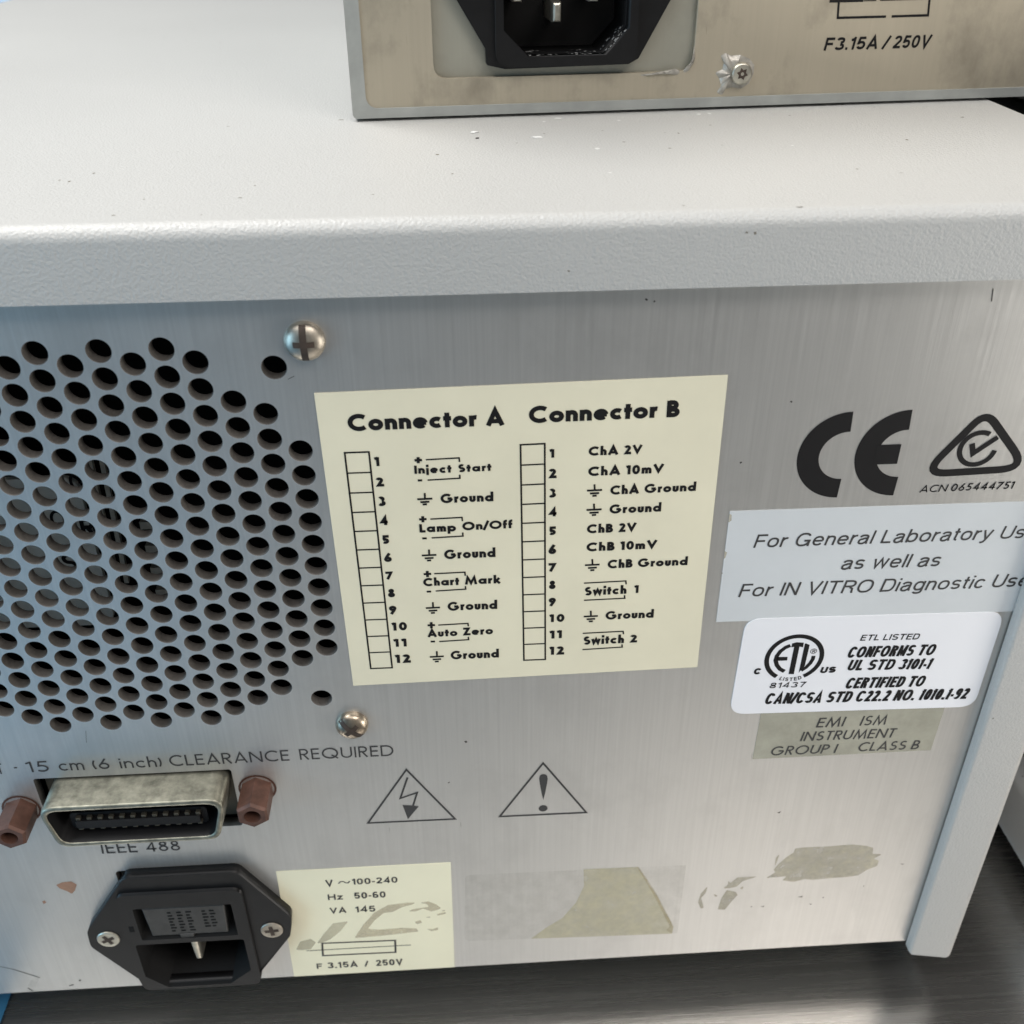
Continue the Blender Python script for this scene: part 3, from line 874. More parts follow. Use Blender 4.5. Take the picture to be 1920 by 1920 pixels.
# ---- pan head panel screws
def pan_screw(name, cx, cz, r, hgt, mat, rot, parent, fr=LOW, cross=True):
    bm = bmesh.new()
    nseg, rings = 48, 9
    prev = None
    for k in range(rings + 1):
        t = k / rings
        rr = r * math.cos(t * math.pi / 2 * .98) if t > 0 else r
        hh = hgt * (.22 + .78 * math.sin(t * math.pi / 2)) if t > 0 else hgt * .22
        ring = []
        for i in range(nseg):
            a = 2 * math.pi * i / nseg
            u, v = rr * math.cos(a), rr * math.sin(a)
            # cut the cross recess into the dome
            ur = u * math.cos(rot) + v * math.sin(rot)
            vr = -u * math.sin(rot) + v * math.cos(rot)
            hh2 = hh
            ring.append(bm.verts.new(fr(cx + u, cz + v, hh2)))
        if prev:
            for i in range(nseg):
                j = (i + 1) % nseg
                bm.faces.new((prev[i], prev[j], ring[j], ring[i]))
        else:
            base = [bm.verts.new(fr(cx + r * math.cos(2 * math.pi * i / nseg), cz + r * math.sin(2 * math.pi * i / nseg), 0)) for i in range(nseg)]
            for i in range(nseg):
                j = (i + 1) % nseg
                bm.faces.new((base[i], base[j], ring[j], ring[i]))
        prev = ring
    bm.faces.new(prev)
    o = bm_obj(name, bm, mat, parent, smooth=True)
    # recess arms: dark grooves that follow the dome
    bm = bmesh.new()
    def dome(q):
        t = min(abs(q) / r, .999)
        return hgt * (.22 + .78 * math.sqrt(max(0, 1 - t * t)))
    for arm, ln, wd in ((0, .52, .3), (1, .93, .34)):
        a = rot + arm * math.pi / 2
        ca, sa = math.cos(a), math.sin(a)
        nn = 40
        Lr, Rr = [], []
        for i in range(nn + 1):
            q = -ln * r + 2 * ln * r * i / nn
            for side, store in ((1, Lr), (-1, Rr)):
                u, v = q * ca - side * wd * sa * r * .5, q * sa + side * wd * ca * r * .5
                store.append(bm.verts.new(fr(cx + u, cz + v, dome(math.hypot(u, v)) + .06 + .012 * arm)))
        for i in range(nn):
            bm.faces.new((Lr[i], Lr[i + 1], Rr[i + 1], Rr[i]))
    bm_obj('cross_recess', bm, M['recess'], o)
    return o
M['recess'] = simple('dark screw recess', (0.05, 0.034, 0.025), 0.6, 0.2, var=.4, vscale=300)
pan_screw('panel_screw', 45.2, .9, 3.5, 2.3, M['screw'], 0.0, inst)
pan_screw('panel_screw', 45.3, -87.7, 3.5, 2.6, M['tarnish'], .75, inst)

# ---- bus connector
def ring_shell(bm, outl, o0, o1, inset, depth, fr, mi=0):
    """open tub: outer wall o0..o1, rim, inner wall back to depth"""
    cx = sum(p[0] for p in outl) / len(outl); cz = sum(p[1] for p in outl) / len(outl)
    hw = max(abs(p[0] - cx) for p in outl); hh = max(abs(p[1] - cz) for p in outl)
    inn = lambda k: [(cx + (u - cx) * (1 - k / hw), cz + (v - cz) * (1 - k / hh)) for u, v in outl]
    loops = [(outl, o0), (outl, o1 - .5), (inn(.15), o1 - .12), (inn(.45), o1), (inn(inset - .2), o1), (inn(inset), o1 - .25), (inn(inset), depth)]
    prev = None
    n = len(outl)
    for li, (pts, o) in enumerate(loops):
        cur = [bm.verts.new(fr(u, v, o)) for u, v in pts]
        if prev:
            for i in range(n):
                j = (i + 1) % n
                f = bm.faces.new((prev[i], prev[j], cur[j], cur[i])); f.material_index = mi + (1 if li == len(loops) - 1 else 0)
        prev = cur
    for f in bm.faces:
        f.normal_update()
    return inn(inset)
bm = bmesh.new()
outl = round_poly([(-22.6, -100.4), (17.5, -100.4), (14.6, -112.9), (-20.4, -112.9)], [3.2, 3.2, 3.0, 3.0])
inner = ring_shell(bm, outl, -4, 8.2, 1.25, -3, LOW)
shell = bm_obj('bus_connector', bm, [M['shell'], M['black']], inst, smooth=True)
shell.data.set_sharp_from_angle(angle=math.radians(60))
bm = bmesh.new()
flat(bm, inner, 0.5, LOW)
prism(bm, rrect(-17.4, -110.2, 12.2, -105.2, .8), 0.6, 5.4, LOW, .25)
prism(bm, rrect(-16.0, -108.9, 10.8, -106.6, .4), 5.3, 6.6, LOW, .2)
bm_obj('contact_block', bm, M['black'], shell)
bm = bmesh.new()
for i in range(12):
    x = -15.4 + i * 2.35
    for zz in (-106.3, -109.25):
        prism(bm, [(x - .5, zz - .35), (x + .5, zz - .35), (x + .5, zz + .35), (x - .5, zz + .35)], 4.8, 6.35, LOW, .12)
bm_obj('contact_row', bm, M['contact'], shell)
bm = bmesh.new()
prism(bm, [(-24.4, -117), (16.8, -117), (16.8, -100.6), (-24.4, -100.6)], -4.5, -2.6, LOW)
bm_obj('mounting_plate', bm, M['contact'], shell)

def hex_post(cx, cz, out1, rot):
    bm = bmesh.new()
    r = 3.75
    n = 6
    loops = []
    for rr, o, k in ((r, -0.2, 6), (r, out1 - .6, 6), (r * .86, out1, 6)):
        loops.append([bm.verts.new(LOW(cx + rr * math.cos(rot + i * math.pi / 3), cz + rr * math.sin(rot + i * math.pi / 3), o)) for i in range(6)])
    for a, b in zip(loops, loops[1:]):
        for i in range(6):
            bm.faces.new((a[i], a[(i + 1) % 6], b[(i + 1) % 6], b[i]))
    hole = [bm.verts.new(LOW(cx + 1.85 * math.cos(rot + i * math.pi / 12), cz + 1.85 * math.sin(rot + i * math.pi / 12), out1)) for i in range(24)]
    deep = [bm.verts.new(LOW(cx + 1.6 * math.cos(rot + i * math.pi / 12), cz + 1.6 * math.sin(rot + i * math.pi / 12), out1 - 6)) for i in range(24)]
    for i in range(24):
        bm.faces.new((hole[i], hole[(i + 1) % 24], deep[(i + 1) % 24], deep[i]))
    bm.faces.new(deep)
    for k in range(6):
        seg = [hole[(4 * k + q) % 24] for q in range(5)]
        bm.faces.new([loops[2][k]] + seg + [loops[2][(k + 1) % 6]])
    o = bm_obj('hex_standoff', bm, M['copper'], inst)
    bm = bmesh.new()
    stroke(bm, circle(cx, cz + .3, 4.0, 24), .5, .12, LOW, True)
    bm_obj('washer', bm, M['copper'], o)
hex_post(22.5, -106.4, 8.0, math.radians(30))
hex_post(-30.2, -109.2, 8.0, math.radians(20))

# ---- mains inlet with fuse drawer
bm = bmesh.new()
fl = round_poly([(-11.6, -130.8), (14.6, -130.8), (25.2, -148.4), (24.2, -155.6), (13.6, -170.6), (13.2, -173.6), (-15.2, -173.4), (-15.7, -169.6), (-24.6, -155.4), (-24.2, -149.6)],
                [2.6, 2.6, 4.2, 4.2, 1, 1.6, 1.6, 1, 4.2, 4.2])
slot = [rrect(-14.0, -172.2, 14.2, -136.6, 1.4)]
bm = holed(fl, slot, 0.05, 2.8, LOW)
inlet = bm_obj('mains_inlet', bm, M['black'], inst)
bm = bmesh.new()
cav = [(-14.0 + .6, -154.6), (13.0, -154.6), (13.0, -167.2), (7.2, -172.3), (-8.6, -172.3), (-14.0 + .6, -167.4)]
drw = [(-11.4, -141.0), (11.9, -141.0), (11.9, -152.9), (-11.4, -152.9)]
body = holed(rrect(-14.8, -173.3, 14.9, -136.0, 2.2), [round_poly(cav, .8, 3), round_poly(drw, .4, 2)], -12, 3.7, LOW)
hole_walls(body, 1, (-14.5, 14.6, -173.0, -136.4), LOW)
body_o = bm_obj('inlet_body', body, [M['black'], M['black_matt']], inlet)
bm = bmesh.new()
flat(bm, [(-16, -175), (16, -175), (16, -134), (-16, -134)], -11.9, LOW)
bm_obj('inlet_back', bm, M['black_matt'], inlet)
bm = bmesh.new()
prism(bm, [(-9.6, -141.5), (10.2, -141.5), (9.6, -152.2), (-8.9, -152.2)], -8, 3.3, LOW, .4)
prism(bm, [(-2.2, -151.6), (1.4, -151.6), (1.0, -154.0), (-1.8, -154.0)], 0, 3.55, LOW, .2)
drawer = bm_obj('fuse_drawer', bm, M['drawer'], inlet)
bm = bmesh.new()
for i, x in enumerate((-3.8, -1.6, .6, 4.4, 6.2)):
    for k in range(7 if i < 3 else 6):
        z = -143.2 - k * 1.15
        flat(bm, [(x, z), (x + .9 + .5 * ((k * 7 + i) % 3) / 2, z), (x + .9 + .5 * ((k * 7 + i) % 3) / 2, z - .5), (x, z - .5)], 3.36, LOW)
bm_obj('worn_moulding', bm, M['black_matt'], drawer)
bm = bmesh.new()
prism(bm, [(-13.6, -149.4), (-12.4, -149.4), (-12.4, -147.4), (-13.6, -147.4)], 3.5, 3.75, LOW)
bm_obj('latch_notch', bm, M['black_matt'], inlet)
bm = bmesh.new()
prism(bm, [(-1.0, -156.2), (1.2, -156.2), (1.0, -164.2), (-.6, -164.2)], -11.8, 2.0, LOW, .7, 2)
bm_obj('earth_pin', bm, M['nickel'], inlet)

def flat_screw(cx, cz, r, out, rot, mat, parent, fr=LOW):
    bm = bmesh.new()
    prism(bm, circle(cx, cz, r, 32), out - .6, out + .45, fr, .35, 3)
    o = bm_obj('inlet_screw', bm, mat, parent)
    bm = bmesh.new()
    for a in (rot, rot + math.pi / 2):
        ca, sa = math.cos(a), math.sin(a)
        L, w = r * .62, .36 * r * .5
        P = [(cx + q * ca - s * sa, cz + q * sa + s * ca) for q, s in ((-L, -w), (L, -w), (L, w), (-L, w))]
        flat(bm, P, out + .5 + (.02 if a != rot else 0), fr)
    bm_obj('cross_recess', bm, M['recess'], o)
flat_screw(-19.7, -152.7, 2.75, 2.75, .5, M['nickel'], inlet)
flat_screw(20.0, -152.8, 2.75, 2.75, .1, M['screw'], inlet)

# ---- label with the two connector tables
def label_obj(name, pts, mat, out=0.12, parent=inst, r=0.0):
    bm = bmesh.new()
    if r:
        pts = round_poly(pts, r, 6)
    prism(bm, pts, 0.01, out, LOW)
    return bm_obj(name, bm, mat, parent)
lab = label_obj('connector_label', [W7(28, 148), W8(1274, 40), W8(1093, 1763), W7(260, 1873)], M['cream'])
INK = 0.16
bm = bmesh.new()
BW = 0.243
def gt(s, A, B, T, Wn, w=BW, **k):
    geo_text(bm, s, Wn(*A), Wn(*B), Wn(*T), w, INK, LOW, **k)
gt('Connector A', (230, 370), (1152, 335), (1098, 240), W7, .24, track=.05)
gt('Connector B', (98, 323), (988, 285), (908, 191), W8, .24, track=.05)
nums7 = [(388, 577, 418, 524), (392, 697, 443, 645), (405, 812, 455, 757), (415, 925, 465, 873), (432, 1035, 474, 985), (441, 1142, 490, 1092), (452, 1245, 495, 1200), (465, 1350, 508, 1302), (472, 1450, 518, 1402), (490, 1547, 580, 1500), (500, 1643, 580, 1597), (510, 1738, 600, 1690)]
nums8 = [(222, 527, 252, 477), (213, 648, 263, 594), (213, 762, 262, 711), (212, 874, 262, 825), (217, 983, 259, 934), (213, 1095, 261, 1042), (215, 1198, 260, 1150), (217, 1302, 257, 1254), (215, 1402, 259, 1355), (221, 1497, 311, 1452), (222, 1594, 297, 1548), (222, 1690, 307, 1643)]
for Wn, lst in ((W7, nums7), (W8, nums8)):
    for i, (x0, yb, x1, yt) in enumerate(lst):
        gt(str(i + 1), (x0, yb), (x1, yb - .04 * (x1 - x0)), (x0, yt), Wn, .26)
for s, A, B, t in (('Inject', (620, 622), (840, 614), 574), ('Start', (878, 612), (1075, 604), 566), ('Ground', (775, 795), (1088, 783), 741), ('Lamp', (650, 968), (868, 960), 919), ('On/Off', (903, 955), (1200, 942), 907),
                   ('Ground', (797, 1125), (1100, 1112), 1071), ('Chart', (673, 1285), (885, 1277), 1238), ('Mark', (918, 1275), (1125, 1267), 1228), ('Ground', (817, 1430), (1110, 1418), 1379), ('Auto', (698, 1585), (875, 1578), 1541), ('Zero', (908, 1575), (1085, 1567), 1530), ('Ground', (835, 1717), (1120, 1705), 1668)):
    gt(s, A, B, (A[0], t), W7, track=.08)
for s, A, B, t in (('ChA 2V', (450, 515), (768, 502), 463), ('ChA 10mV', (447, 635), (895, 616), 582), ('ChA Ground', (578, 745), (1085, 722), 693), ('Ground', (573, 857), (880, 844), 805), ('ChB 2V', (440, 973), (733, 961), 922), ('ChB 10mV', (437, 1080), (855, 1062), 1030),
                   ('ChB Ground', (562, 1180), (1035, 1160), 1131), ('Switch', (427, 1340), (675, 1329), 1291), ('1', (720, 1325), (747, 1324), 1280), ('Ground', (550, 1482), (835, 1470), 1434), ('Switch', (420, 1630), (660, 1620), 1582), ('2', (692, 1617), (737, 1615), 1573)):
    gt(s, A, B, (A[0], t), W8, track=.08)
LW = .32
def ln(pts, Wn, w=LW, closed=False, o=INK):
    stroke(bm, [Wn(*p) for p in pts], w, o + lay(), LOW, closed)
for x, y in ((643, 541), (670, 890), (697, 1213), (720, 1515)):
    ln([(x - 22, y + 1), (x + 22, y - 1)], W7, .5); ln([(x - 1, y - 18), (x + 1, y + 18)], W7, .55)
for x, y in ((653, 661), (680, 1003), (706, 1317), (729, 1612)):
    ln([(x - 13, y), (x + 13, y - 1)], W7, .45)
for q in ([(688, 539), (884, 528), (886, 552)], [(698, 659), (889, 648), (887, 627)], [(714, 889), (901, 879), (903, 901)], [(722, 1000), (907, 989), (905, 968)], [(737, 1211), (918, 1202), (920, 1223)], [(746, 1313), (923, 1302), (921, 1284)], [(761, 1514), (936, 1504), (938, 1521)], [(767, 1611), (940, 1600), (938, 1583)]):
    ln(q, W7, .3)
for q in ([(424, 1267), (671, 1254), (673, 1274)], [(424, 1368), (665, 1356), (663, 1338)], [(417, 1563), (655, 1551), (657, 1568)], [(415, 1659), (650, 1644), (648, 1628)]):
    ln(q, W8, .3)
def earth(Wn, x, y, k):
    ln([(x, y - 36 * k), (x + 2, y)], Wn, .36)
    ln([(x - 44 * k, y + 1), (x + 45 * k, y - 3)], Wn, .42)
    ln([(x - 26 * k, y + 18 * k), (x + 28 * k, y + 15 * k)], Wn, .42)
    ln([(x - 12 * k, y + 32 * k), (x + 13 * k, y + 30 * k)], Wn, .42)
for x, y, k in ((681, 771, 1), (706, 1103, .97), (729, 1413, .94), (752, 1701, .92)):
    earth(W7, x, y, k)
for x, y, k in ((486, 720, 1), (483, 834, 1), (473, 1160, .97), (464, 1463, .93)):
    earth(W8, x, y, k)
def table(Wn, TL, TR, BR, BL):
    a, b, c, d = [Vector(Wn(*p)) for p in (TL, TR, BR, BL)]
    stroke(bm, [a, b, c, d], .34, INK, LOW, True)
    for i in range(1, 12):
        t = i / 12
        stroke(bm, [a.lerp(d, t), b.lerp(c, t)], .3, INK + .006, LOW)
table(W7, (209, 498), (352, 493), (489, 1766), (363, 1771))
table(W8, (50, 451), (193, 444), (196, 1717), (70, 1722))
bm_obj('printing', bm, M['ink'], lab)

# ---- conformity mark, tick mark and number printed on the panel
bm = bmesh.new()
for cx, e in ((143.3, 0), (154.4, 1)):
    stroke(bm, arc(cx, -25.35, 7.15, 7.15, 90, 270, 36), 4.15, .05 + lay(), LOW)
    if e:
        flat(bm, [(cx - 5.4, -23.3), (cx - .75, -23.3), (cx - .75, -27.5), (cx - 5.4, -27.5)], .1, LOW)
bm_obj('conformity_mark', bm, M['ink'], inst)
bm = bmesh.new()
tri = round_poly([WC(1695, 100), WC(1312, 478), WC(1935, 440)], [2.6, 2.4, 2.6], 8)
stroke(bm, tri, 1.55, .05, LOW, True)
cc = on_panel(1320 + 1642 / 3.2, 740 + 324 / 3.2)
stroke(bm, arc(cc[0], cc[1], 3.45, 3.45, 62, 352, 30), 1.0, .06, LOW)
stroke(bm, [WC(1608, 294), WC(1614, 352), WC(1762, 254)], 1.05, .07, LOW)
geo_text(bm, 'ACN', WC(1290, 587), WC(1450, 580), WC(1292, 545), .13, .05, LOW, .2)
geo_text(bm, '065444751', WC(1474, 579), WC(1848, 563), WC(1476, 536), .15, .05, LOW, .2, .14)
bm_obj('approval_mark', bm, M['ink'], inst)

# ---- pale label
gl = label_obj('usage_label', [WC(155, 698), (186.4, WC(1900, 641)[1]), (186.4, WC(1900, 1296)[1]), WC(72, 1363)], M['pale'], .1)
bm = bmesh.new()
for s, A, B, T in (('For General Laboratory', (293, 917), (1712, 866), (300, 838)), ('Use', (1765, 864), (1985, 855), (1768, 788)), ('as well as', (815, 1047), (1403, 1026), (818, 969)), ('For IN VITRO Diagnostic', (203, 1212), (1668, 1158), (206, 1135)), ('Use', (1715, 1155), (1935, 1146), (1718, 1078))):
    grot_text(bm, s, WC(*A), WC(*B), WC(*T), .135, .14, LOW, .2)
bm_obj('printing', bm, M['ink_soft'], gl)
bm = bmesh.new()
for pts in ([(152, 712), (165, 720), (164, 752), (150, 765), (144, 760)], [(122, 935), (138, 945), (128, 975), (118, 985)], [(104, 1066), (112, 1066), (108, 1076)]):
    flat(bm, [WC(*p) for p in pts], .12, LOW)
bm_obj('torn_edge', bm, M['residue'], gl)

# ---- white certification label
et = label_obj('certification_label', [(128.8, -63.4), (184.2, -64.4), (184.0, -91.3), (128.2, -90.1)], M['white'], .24, inst, 3.6)
EI = .28
bm = bmesh.new()
def ft(s, A, B, T, bold, shear=.18, space=1.0):
    grot_text(bm, s, WE(*A), WE(*B), WE(*T), bold, EI, LOW, shear, space)
ft('ETL LISTED', (932, 255), (1282, 247), (934, 220), .17, .18, .16)
ft('CONFORMS TO', (850, 358), (1368, 341), (852, 293), .21, .2, .1)
ft('UL STD 3101-1', (850, 434), (1345, 424), (852, 371), .21, .2, .1)
ft('CERTIFIED TO', (838, 543), (1305, 529), (840, 479), .21, .2, .1)
ft('CAN/CSA STD C22.2 NO. 1010.1-92', (355, 636), (1565, 604), (357, 571), .21, .2, .1)
ft('81437', (388, 540), (600, 533), (390, 508), .17, .16, .2)
ft('C', (292, 457), (335, 456), (294, 421), .3, .12)
ft('US', (690, 450), (782, 446), (692, 414), .3, .15, .12)
rc = (140.55, -74.55)
stroke(bm, arc(rc[0], rc[1], 5.95, 5.95, -62, 238, 60), 1.02, EI, LOW)
def warp(t, q):
    a = math.radians(-113 + 46 * t)
    r = 6.5 - q * .98
    return (rc[0] + r * math.cos(a), rc[1] + r * math.sin(a))
grot_text(bm, 'LISTED', (0, 0), (5.2, 0), (0, 1.0), .2, EI, LOW, 0, .3, warp=warp)
def in_ring(pts):
    flat(bm, [WEL(*p) for p in pts], EI + .004, LOW)
# emblem letters inside the ring
stroke(bm, [WEL(*p) for p in ((588, 372), (500, 408), (410, 475), (345, 560), (322, 640), (345, 725), (400, 795), (482, 838))], .92, EI + .004, LOW)
in_ring([(350, 578), (538, 576), (530, 640), (345, 648)])
in_ring([(605, 404), (620, 335), (700, 314), (830, 320), (815, 404), (752, 392), (650, 888), (555, 886), (655, 396)])
in_ring([(848, 345), (865, 332), (935, 362), (848, 735), (735, 866), (738, 858)])
stroke(bm, [WEL(*p) for p in ((780, 822), (870, 765), (945, 690), (990, 620), (1006, 558))], .86, EI + .008, LOW)
stroke(bm, circle(*WEL(1006, 474), .66, 22), .13, EI, LOW, True)
geo_text(bm, 'R', WEL(978, 504), WEL(1034, 502), WEL(980, 448), .15, EI, LOW)
bm_obj('printing', bm, M['ink'], et)

# ---- olive interference label
em = label_obj('interference_label', [WE(343, 690), WE(1445, 655), WE(1360, 915), WE(290, 970)], M['olive'], .08)
bm = bmesh.new()
for s, A, B, T in (('EMI', (668, 779), (832, 772), (670, 722)), ('ISM', (930, 768), (1085, 761), (932, 711)), ('INSTRUMENT', (573, 861), (1135, 838), (575, 806)), ('GROUP I', (392, 947), (785, 931), (394, 894)), ('CLASS B', (915, 922), (1280, 908), (917, 869))):
    geo_text(bm, s, WE(*A), WE(*B), WE(*T), .14, .12, LOW, .16, .13)
bm_obj('printing', bm, M['ink_soft'], em)

# ---- warning triangles
bm = bmesh.new()
def wl(pts, w, closed=False, o=.05):
    stroke(bm, [WT(*p) for p in pts], w, o + lay(), LOW, closed)
wl([(450, 232), (184, 602), (788, 574)], .48, True)
wl([(458, 286), (408, 431), (525, 391), (496, 482)], .46)
flat(bm, [WT(*p) for p in ((424, 477), (535, 486), (461, 575))], .08, LOW)
bm_obj('shock_symbol', bm, M['ink_soft'], inst)
bm = bmesh.new()
wl([(1397, 187), (1096, 557), (1696, 529)], .48, True)
ex = [WT(*p) for p in ((1398, 441), (1386, 395), (1374, 330), (1369, 295), (1373, 275), (1384, 266), (1399, 263), (1415, 266), (1425, 275), (1429, 295), (1424, 330), (1411, 395))]
flat(bm, ex, .05, LOW)
c0 = WT(1397, 500)
flat(bm, circle(c0[0], c0[1], 1.06, 24), .05, LOW)
bm_obj('caution_symbol', bm, M['ink_soft'], inst)

# ---- clearance notice and bus name
bm = bmesh.new()
LT = .115
for s, A, B, T in (('VENT', (-158, 237), (20, 229), (-158, 187)), ('-', (72, 215), (87, 214), (72, 170)), ('15', (135, 222), (238, 217), (137, 172)), ('cm', (284, 215), (403, 210), (286, 164)), ('(6', (447, 208), (524, 204), (449, 160)), ('inch)', (572, 203), (768, 195), (574, 154)), ('CLEARANCE', (808, 193), (1373, 166), (810, 142)), ('REQUIRED', (1422, 163), (1866, 143), (1424, 112))):
    if s == 'VENT':
        s, A = 'T', (-8, 230)
        B = (22, 229); T = (-8, 180)
    geo_text(bm, s, WG(*A), WG(*B), WG(*T), LT, .05, LOW, track=.14)
bm_obj('clearance_notice', bm, M['ink_soft'], inst)
bm = bmesh.new()
for s, A, B, T in (('I', (484, 607), (493, 607), (484, 560)), ('EEE', (507, 606), (655, 600), (509, 557)), ('488', (695, 598), (857, 591), (697, 552))):
    geo_text(bm, s, WG(*A), WG(*B), WG(*T), .125, .05, LOW, track=.14)
bm_obj('bus_name', bm, M['ink_soft'], inst)

# ---- rating label
rl = label_obj('rating_label', [WV(88, 125), WV(855, 86), (WV(872, 540)[0], PZ0 + .05), (WV(167, 583)[0], PZ0 + .05)], M['cream_low'], .1)
bm = bmesh.new()
for s, A, B, T, sp in (('V', (307, 190), (341, 188), (309, 162), 1), ('100-240', (424, 182), (622, 173), (426, 156), 1.08), ('Hz', (317, 250), (383, 247), (319, 225), 1.08), ('50-60', (433, 244), (570, 238), (435, 217), 1.08), ('VA', (325, 308), (398, 305), (327, 284), 1.08), ('145', (438, 304), (525, 300), (440, 278), 1.1),
                       ('F', (268, 552), (292, 551), (270, 529), 1), ('3.15A', (315, 549), (448, 543), (317, 524), 1.08), ('/', (480, 541), (494, 540), (482, 518), 1), ('250V', (528, 539), (645, 533), (530, 513), 1.08)):
    grot_text(bm, s, WV(*A), WV(*B), WV(*T), .19, .14, LOW, 0, .16)
stroke(bm, [WV(*p) for p in ((362, 178), (370, 170), (382, 168), (394, 174), (404, 175), (412, 166))], .32, .14, LOW)
stroke(bm, [WV(*p) for p in ((291, 440), (611, 427), (613, 479), (294, 494))], .5, .14, LOW, True)
stroke(bm, [WV(222, 473), WV(680, 447)], .26, .146, LOW)
bm_obj('printing', bm, M['ink_soft'], rl)
bm = bmesh.new()
blot([(432, 417), (470, 360), (520, 305), (580, 272), (660, 262), (700, 261), (690, 268), (640, 282), (600, 302), (560, 307), (520, 340), (492, 376), (540, 380), (640, 372), (705, 375), (714, 388), (640, 397), (560, 406)], WV, .13)
blot([(665, 300), (700, 300), (735, 288), (770, 300), (800, 292), (812, 285), (790, 268), (757, 256), (715, 262), (750, 268), (760, 280), (720, 285), (690, 290)], WV, .13)
for q in ([(697, 345), (722, 338), (730, 350), (705, 356)], [(745, 376), (775, 378), (802, 368), (798, 382), (770, 386)], [(790, 312), (835, 302), (832, 310), (800, 318)], [(740, 325), (768, 322), (762, 328)], [(810, 296), (832, 293), (828, 300)]):
    blot(q, WV, .13)
for q in ([(176, 468), (195, 432), (240, 420), (264, 436), (240, 466), (200, 470)], [(268, 440), (300, 395), (338, 352), (405, 343), (372, 385), (330, 420), (290, 438)]):
    blot(q, WV, .13, 1)
M['residue_thin'] = sticker('thin glue film', (0.52, 0.48, 0.36), 0.4, 0.06, 0.5)
bm_obj('adhesive_residue', bm, [M['residue_tan'], M['residue_thin']], rl)

# ---- old tape and glue patches on the panel
bm = bmesh.new()
flat(bm, round_poly([WV(918, 142), WV(1888, 98), WV(1850, 398), WV(915, 432)], [1.5, .2, .2, 2]), .03, LOW, 0)
flat(bm, [WV(*p) for p in ((1438, 116), (1675, 106), (1745, 210), (1832, 370), (1826, 399), (1208, 421), (1270, 375), (1345, 330), (1405, 262), (1440, 190))], .05, LOW, 1)
flat(bm, [WV(*p) for p in ((1672, 106), (1680, 106), (1748, 205), (1834, 368), (1828, 398), (1800, 385), (1816, 365), (1740, 218))], .065, LOW, 2)
bm_obj('old_tape', bm, [M['tape'], M['tape_yellow'], M['tape_crease']], inst)
bm = bmesh.new()
blot([(700, 222), (708, 200), (745, 195), (870, 189), (1015, 179), (1085, 186), (1122, 197), (1118, 228), (1170, 230), (1122, 254), (1152, 264), (1142, 292), (1090, 312), (1042, 342), (985, 350), (880, 358), (800, 366), (760, 362), (700, 376), (640, 368), (664, 346), (550, 358), (604, 326), (594, 312), (622, 280), (662, 246), (690, 228)], WR, .03)
blot([(298, 522), (318, 462), (346, 420), (395, 430), (404, 446), (372, 480), (336, 524)], WR, .03)
blot([(326, 412), (352, 392), (356, 365), (362, 385), (402, 354), (518, 346), (432, 372), (398, 402), (360, 410)], WR, .03)
blot([(208, 518), (194, 484), (208, 440), (248, 394), (236, 432), (212, 462), (224, 514)], WR, .03)
blot([(272, 438), (300, 450), (286, 456)], WR, .03)
blot([(415, 410), (436, 396), (430, 418)], WR, .03)
blot([(598, 300), (606, 250), (628, 226), (614, 262)], WR, .03)
for q in ([(720, 457), (748, 451), (746, 458)], [(850, 458), (862, 457), (856, 464)], [(526, 507), (546, 503), (540, 510)], [(470, 508), (484, 505), (478, 511)], [(780, 492), (798, 493), (790, 498)], [(1262, 280), (1286, 281), (1276, 285)], [(612, 10), (634, 2), (624, 14)], [(1068, 396), (1074, 396), (1072, 404)]):
    flat(bm, [WR(*p) for p in q], .03, LOW, 1)
bm_obj('glue_patch', bm, [M['residue'], M['speck']], inst)
# ================================================================== UPPER INSTRUMENT
upi = thing('laboratory_module', 'grey cased laboratory module with tan rear plate and mains inlet standing on the white cover', 'instrument', ((UP_O.x) * MM, UP_O.y * MM, (UP_O.z + ZB) * MM), YAW)
def up_obj(name, bm, mat, parent=None, smooth=False):
    return bm_obj(name, bm, mat, parent or upi, smooth)
# casing: open front frame and box behind
WUP, HUP = 235.0, 96.0
fr_in = rrect(2.5, 2.5, WUP - 2.5, HUP - 2.5, 2.4, 5)
bm = holed(rrect(-.6, .45, WUP, HUP, 1.0, 4), [fr_in], -230, 0.0, UPF)
casing = up_obj('casing', bm, M['casing'])
bm = bmesh.new()
prism(bm, rrect(4, -.0, WUP - 30, .44, .1, 1), -220, -6, UPF)
up_obj('rubber_strip', bm, M['black_matt'])
plate_hole = round_poly([(17.5, 8.1), (75.5, 8.1), (75.5, 60), (17.5, 60)], 3.0)
bm = holed(rrect(2.4, 2.4, WUP - 2.4, HUP - 2.4, 2.4, 5), [plate_hole], -2.2, -.35, UPF)
tan = up_obj('rear_plate', bm, M['tan_panel'])
bm = holed([(15, 6), (78, 6), (78, 62), (15, 62)], [[(32.0, 45), (60.6, 45), (60.6, 11.5), (32.0, 11.5)]], -4.2, -1.8, UPF)
ip = up_obj('inlet_plate', bm, M['tan_plate'])
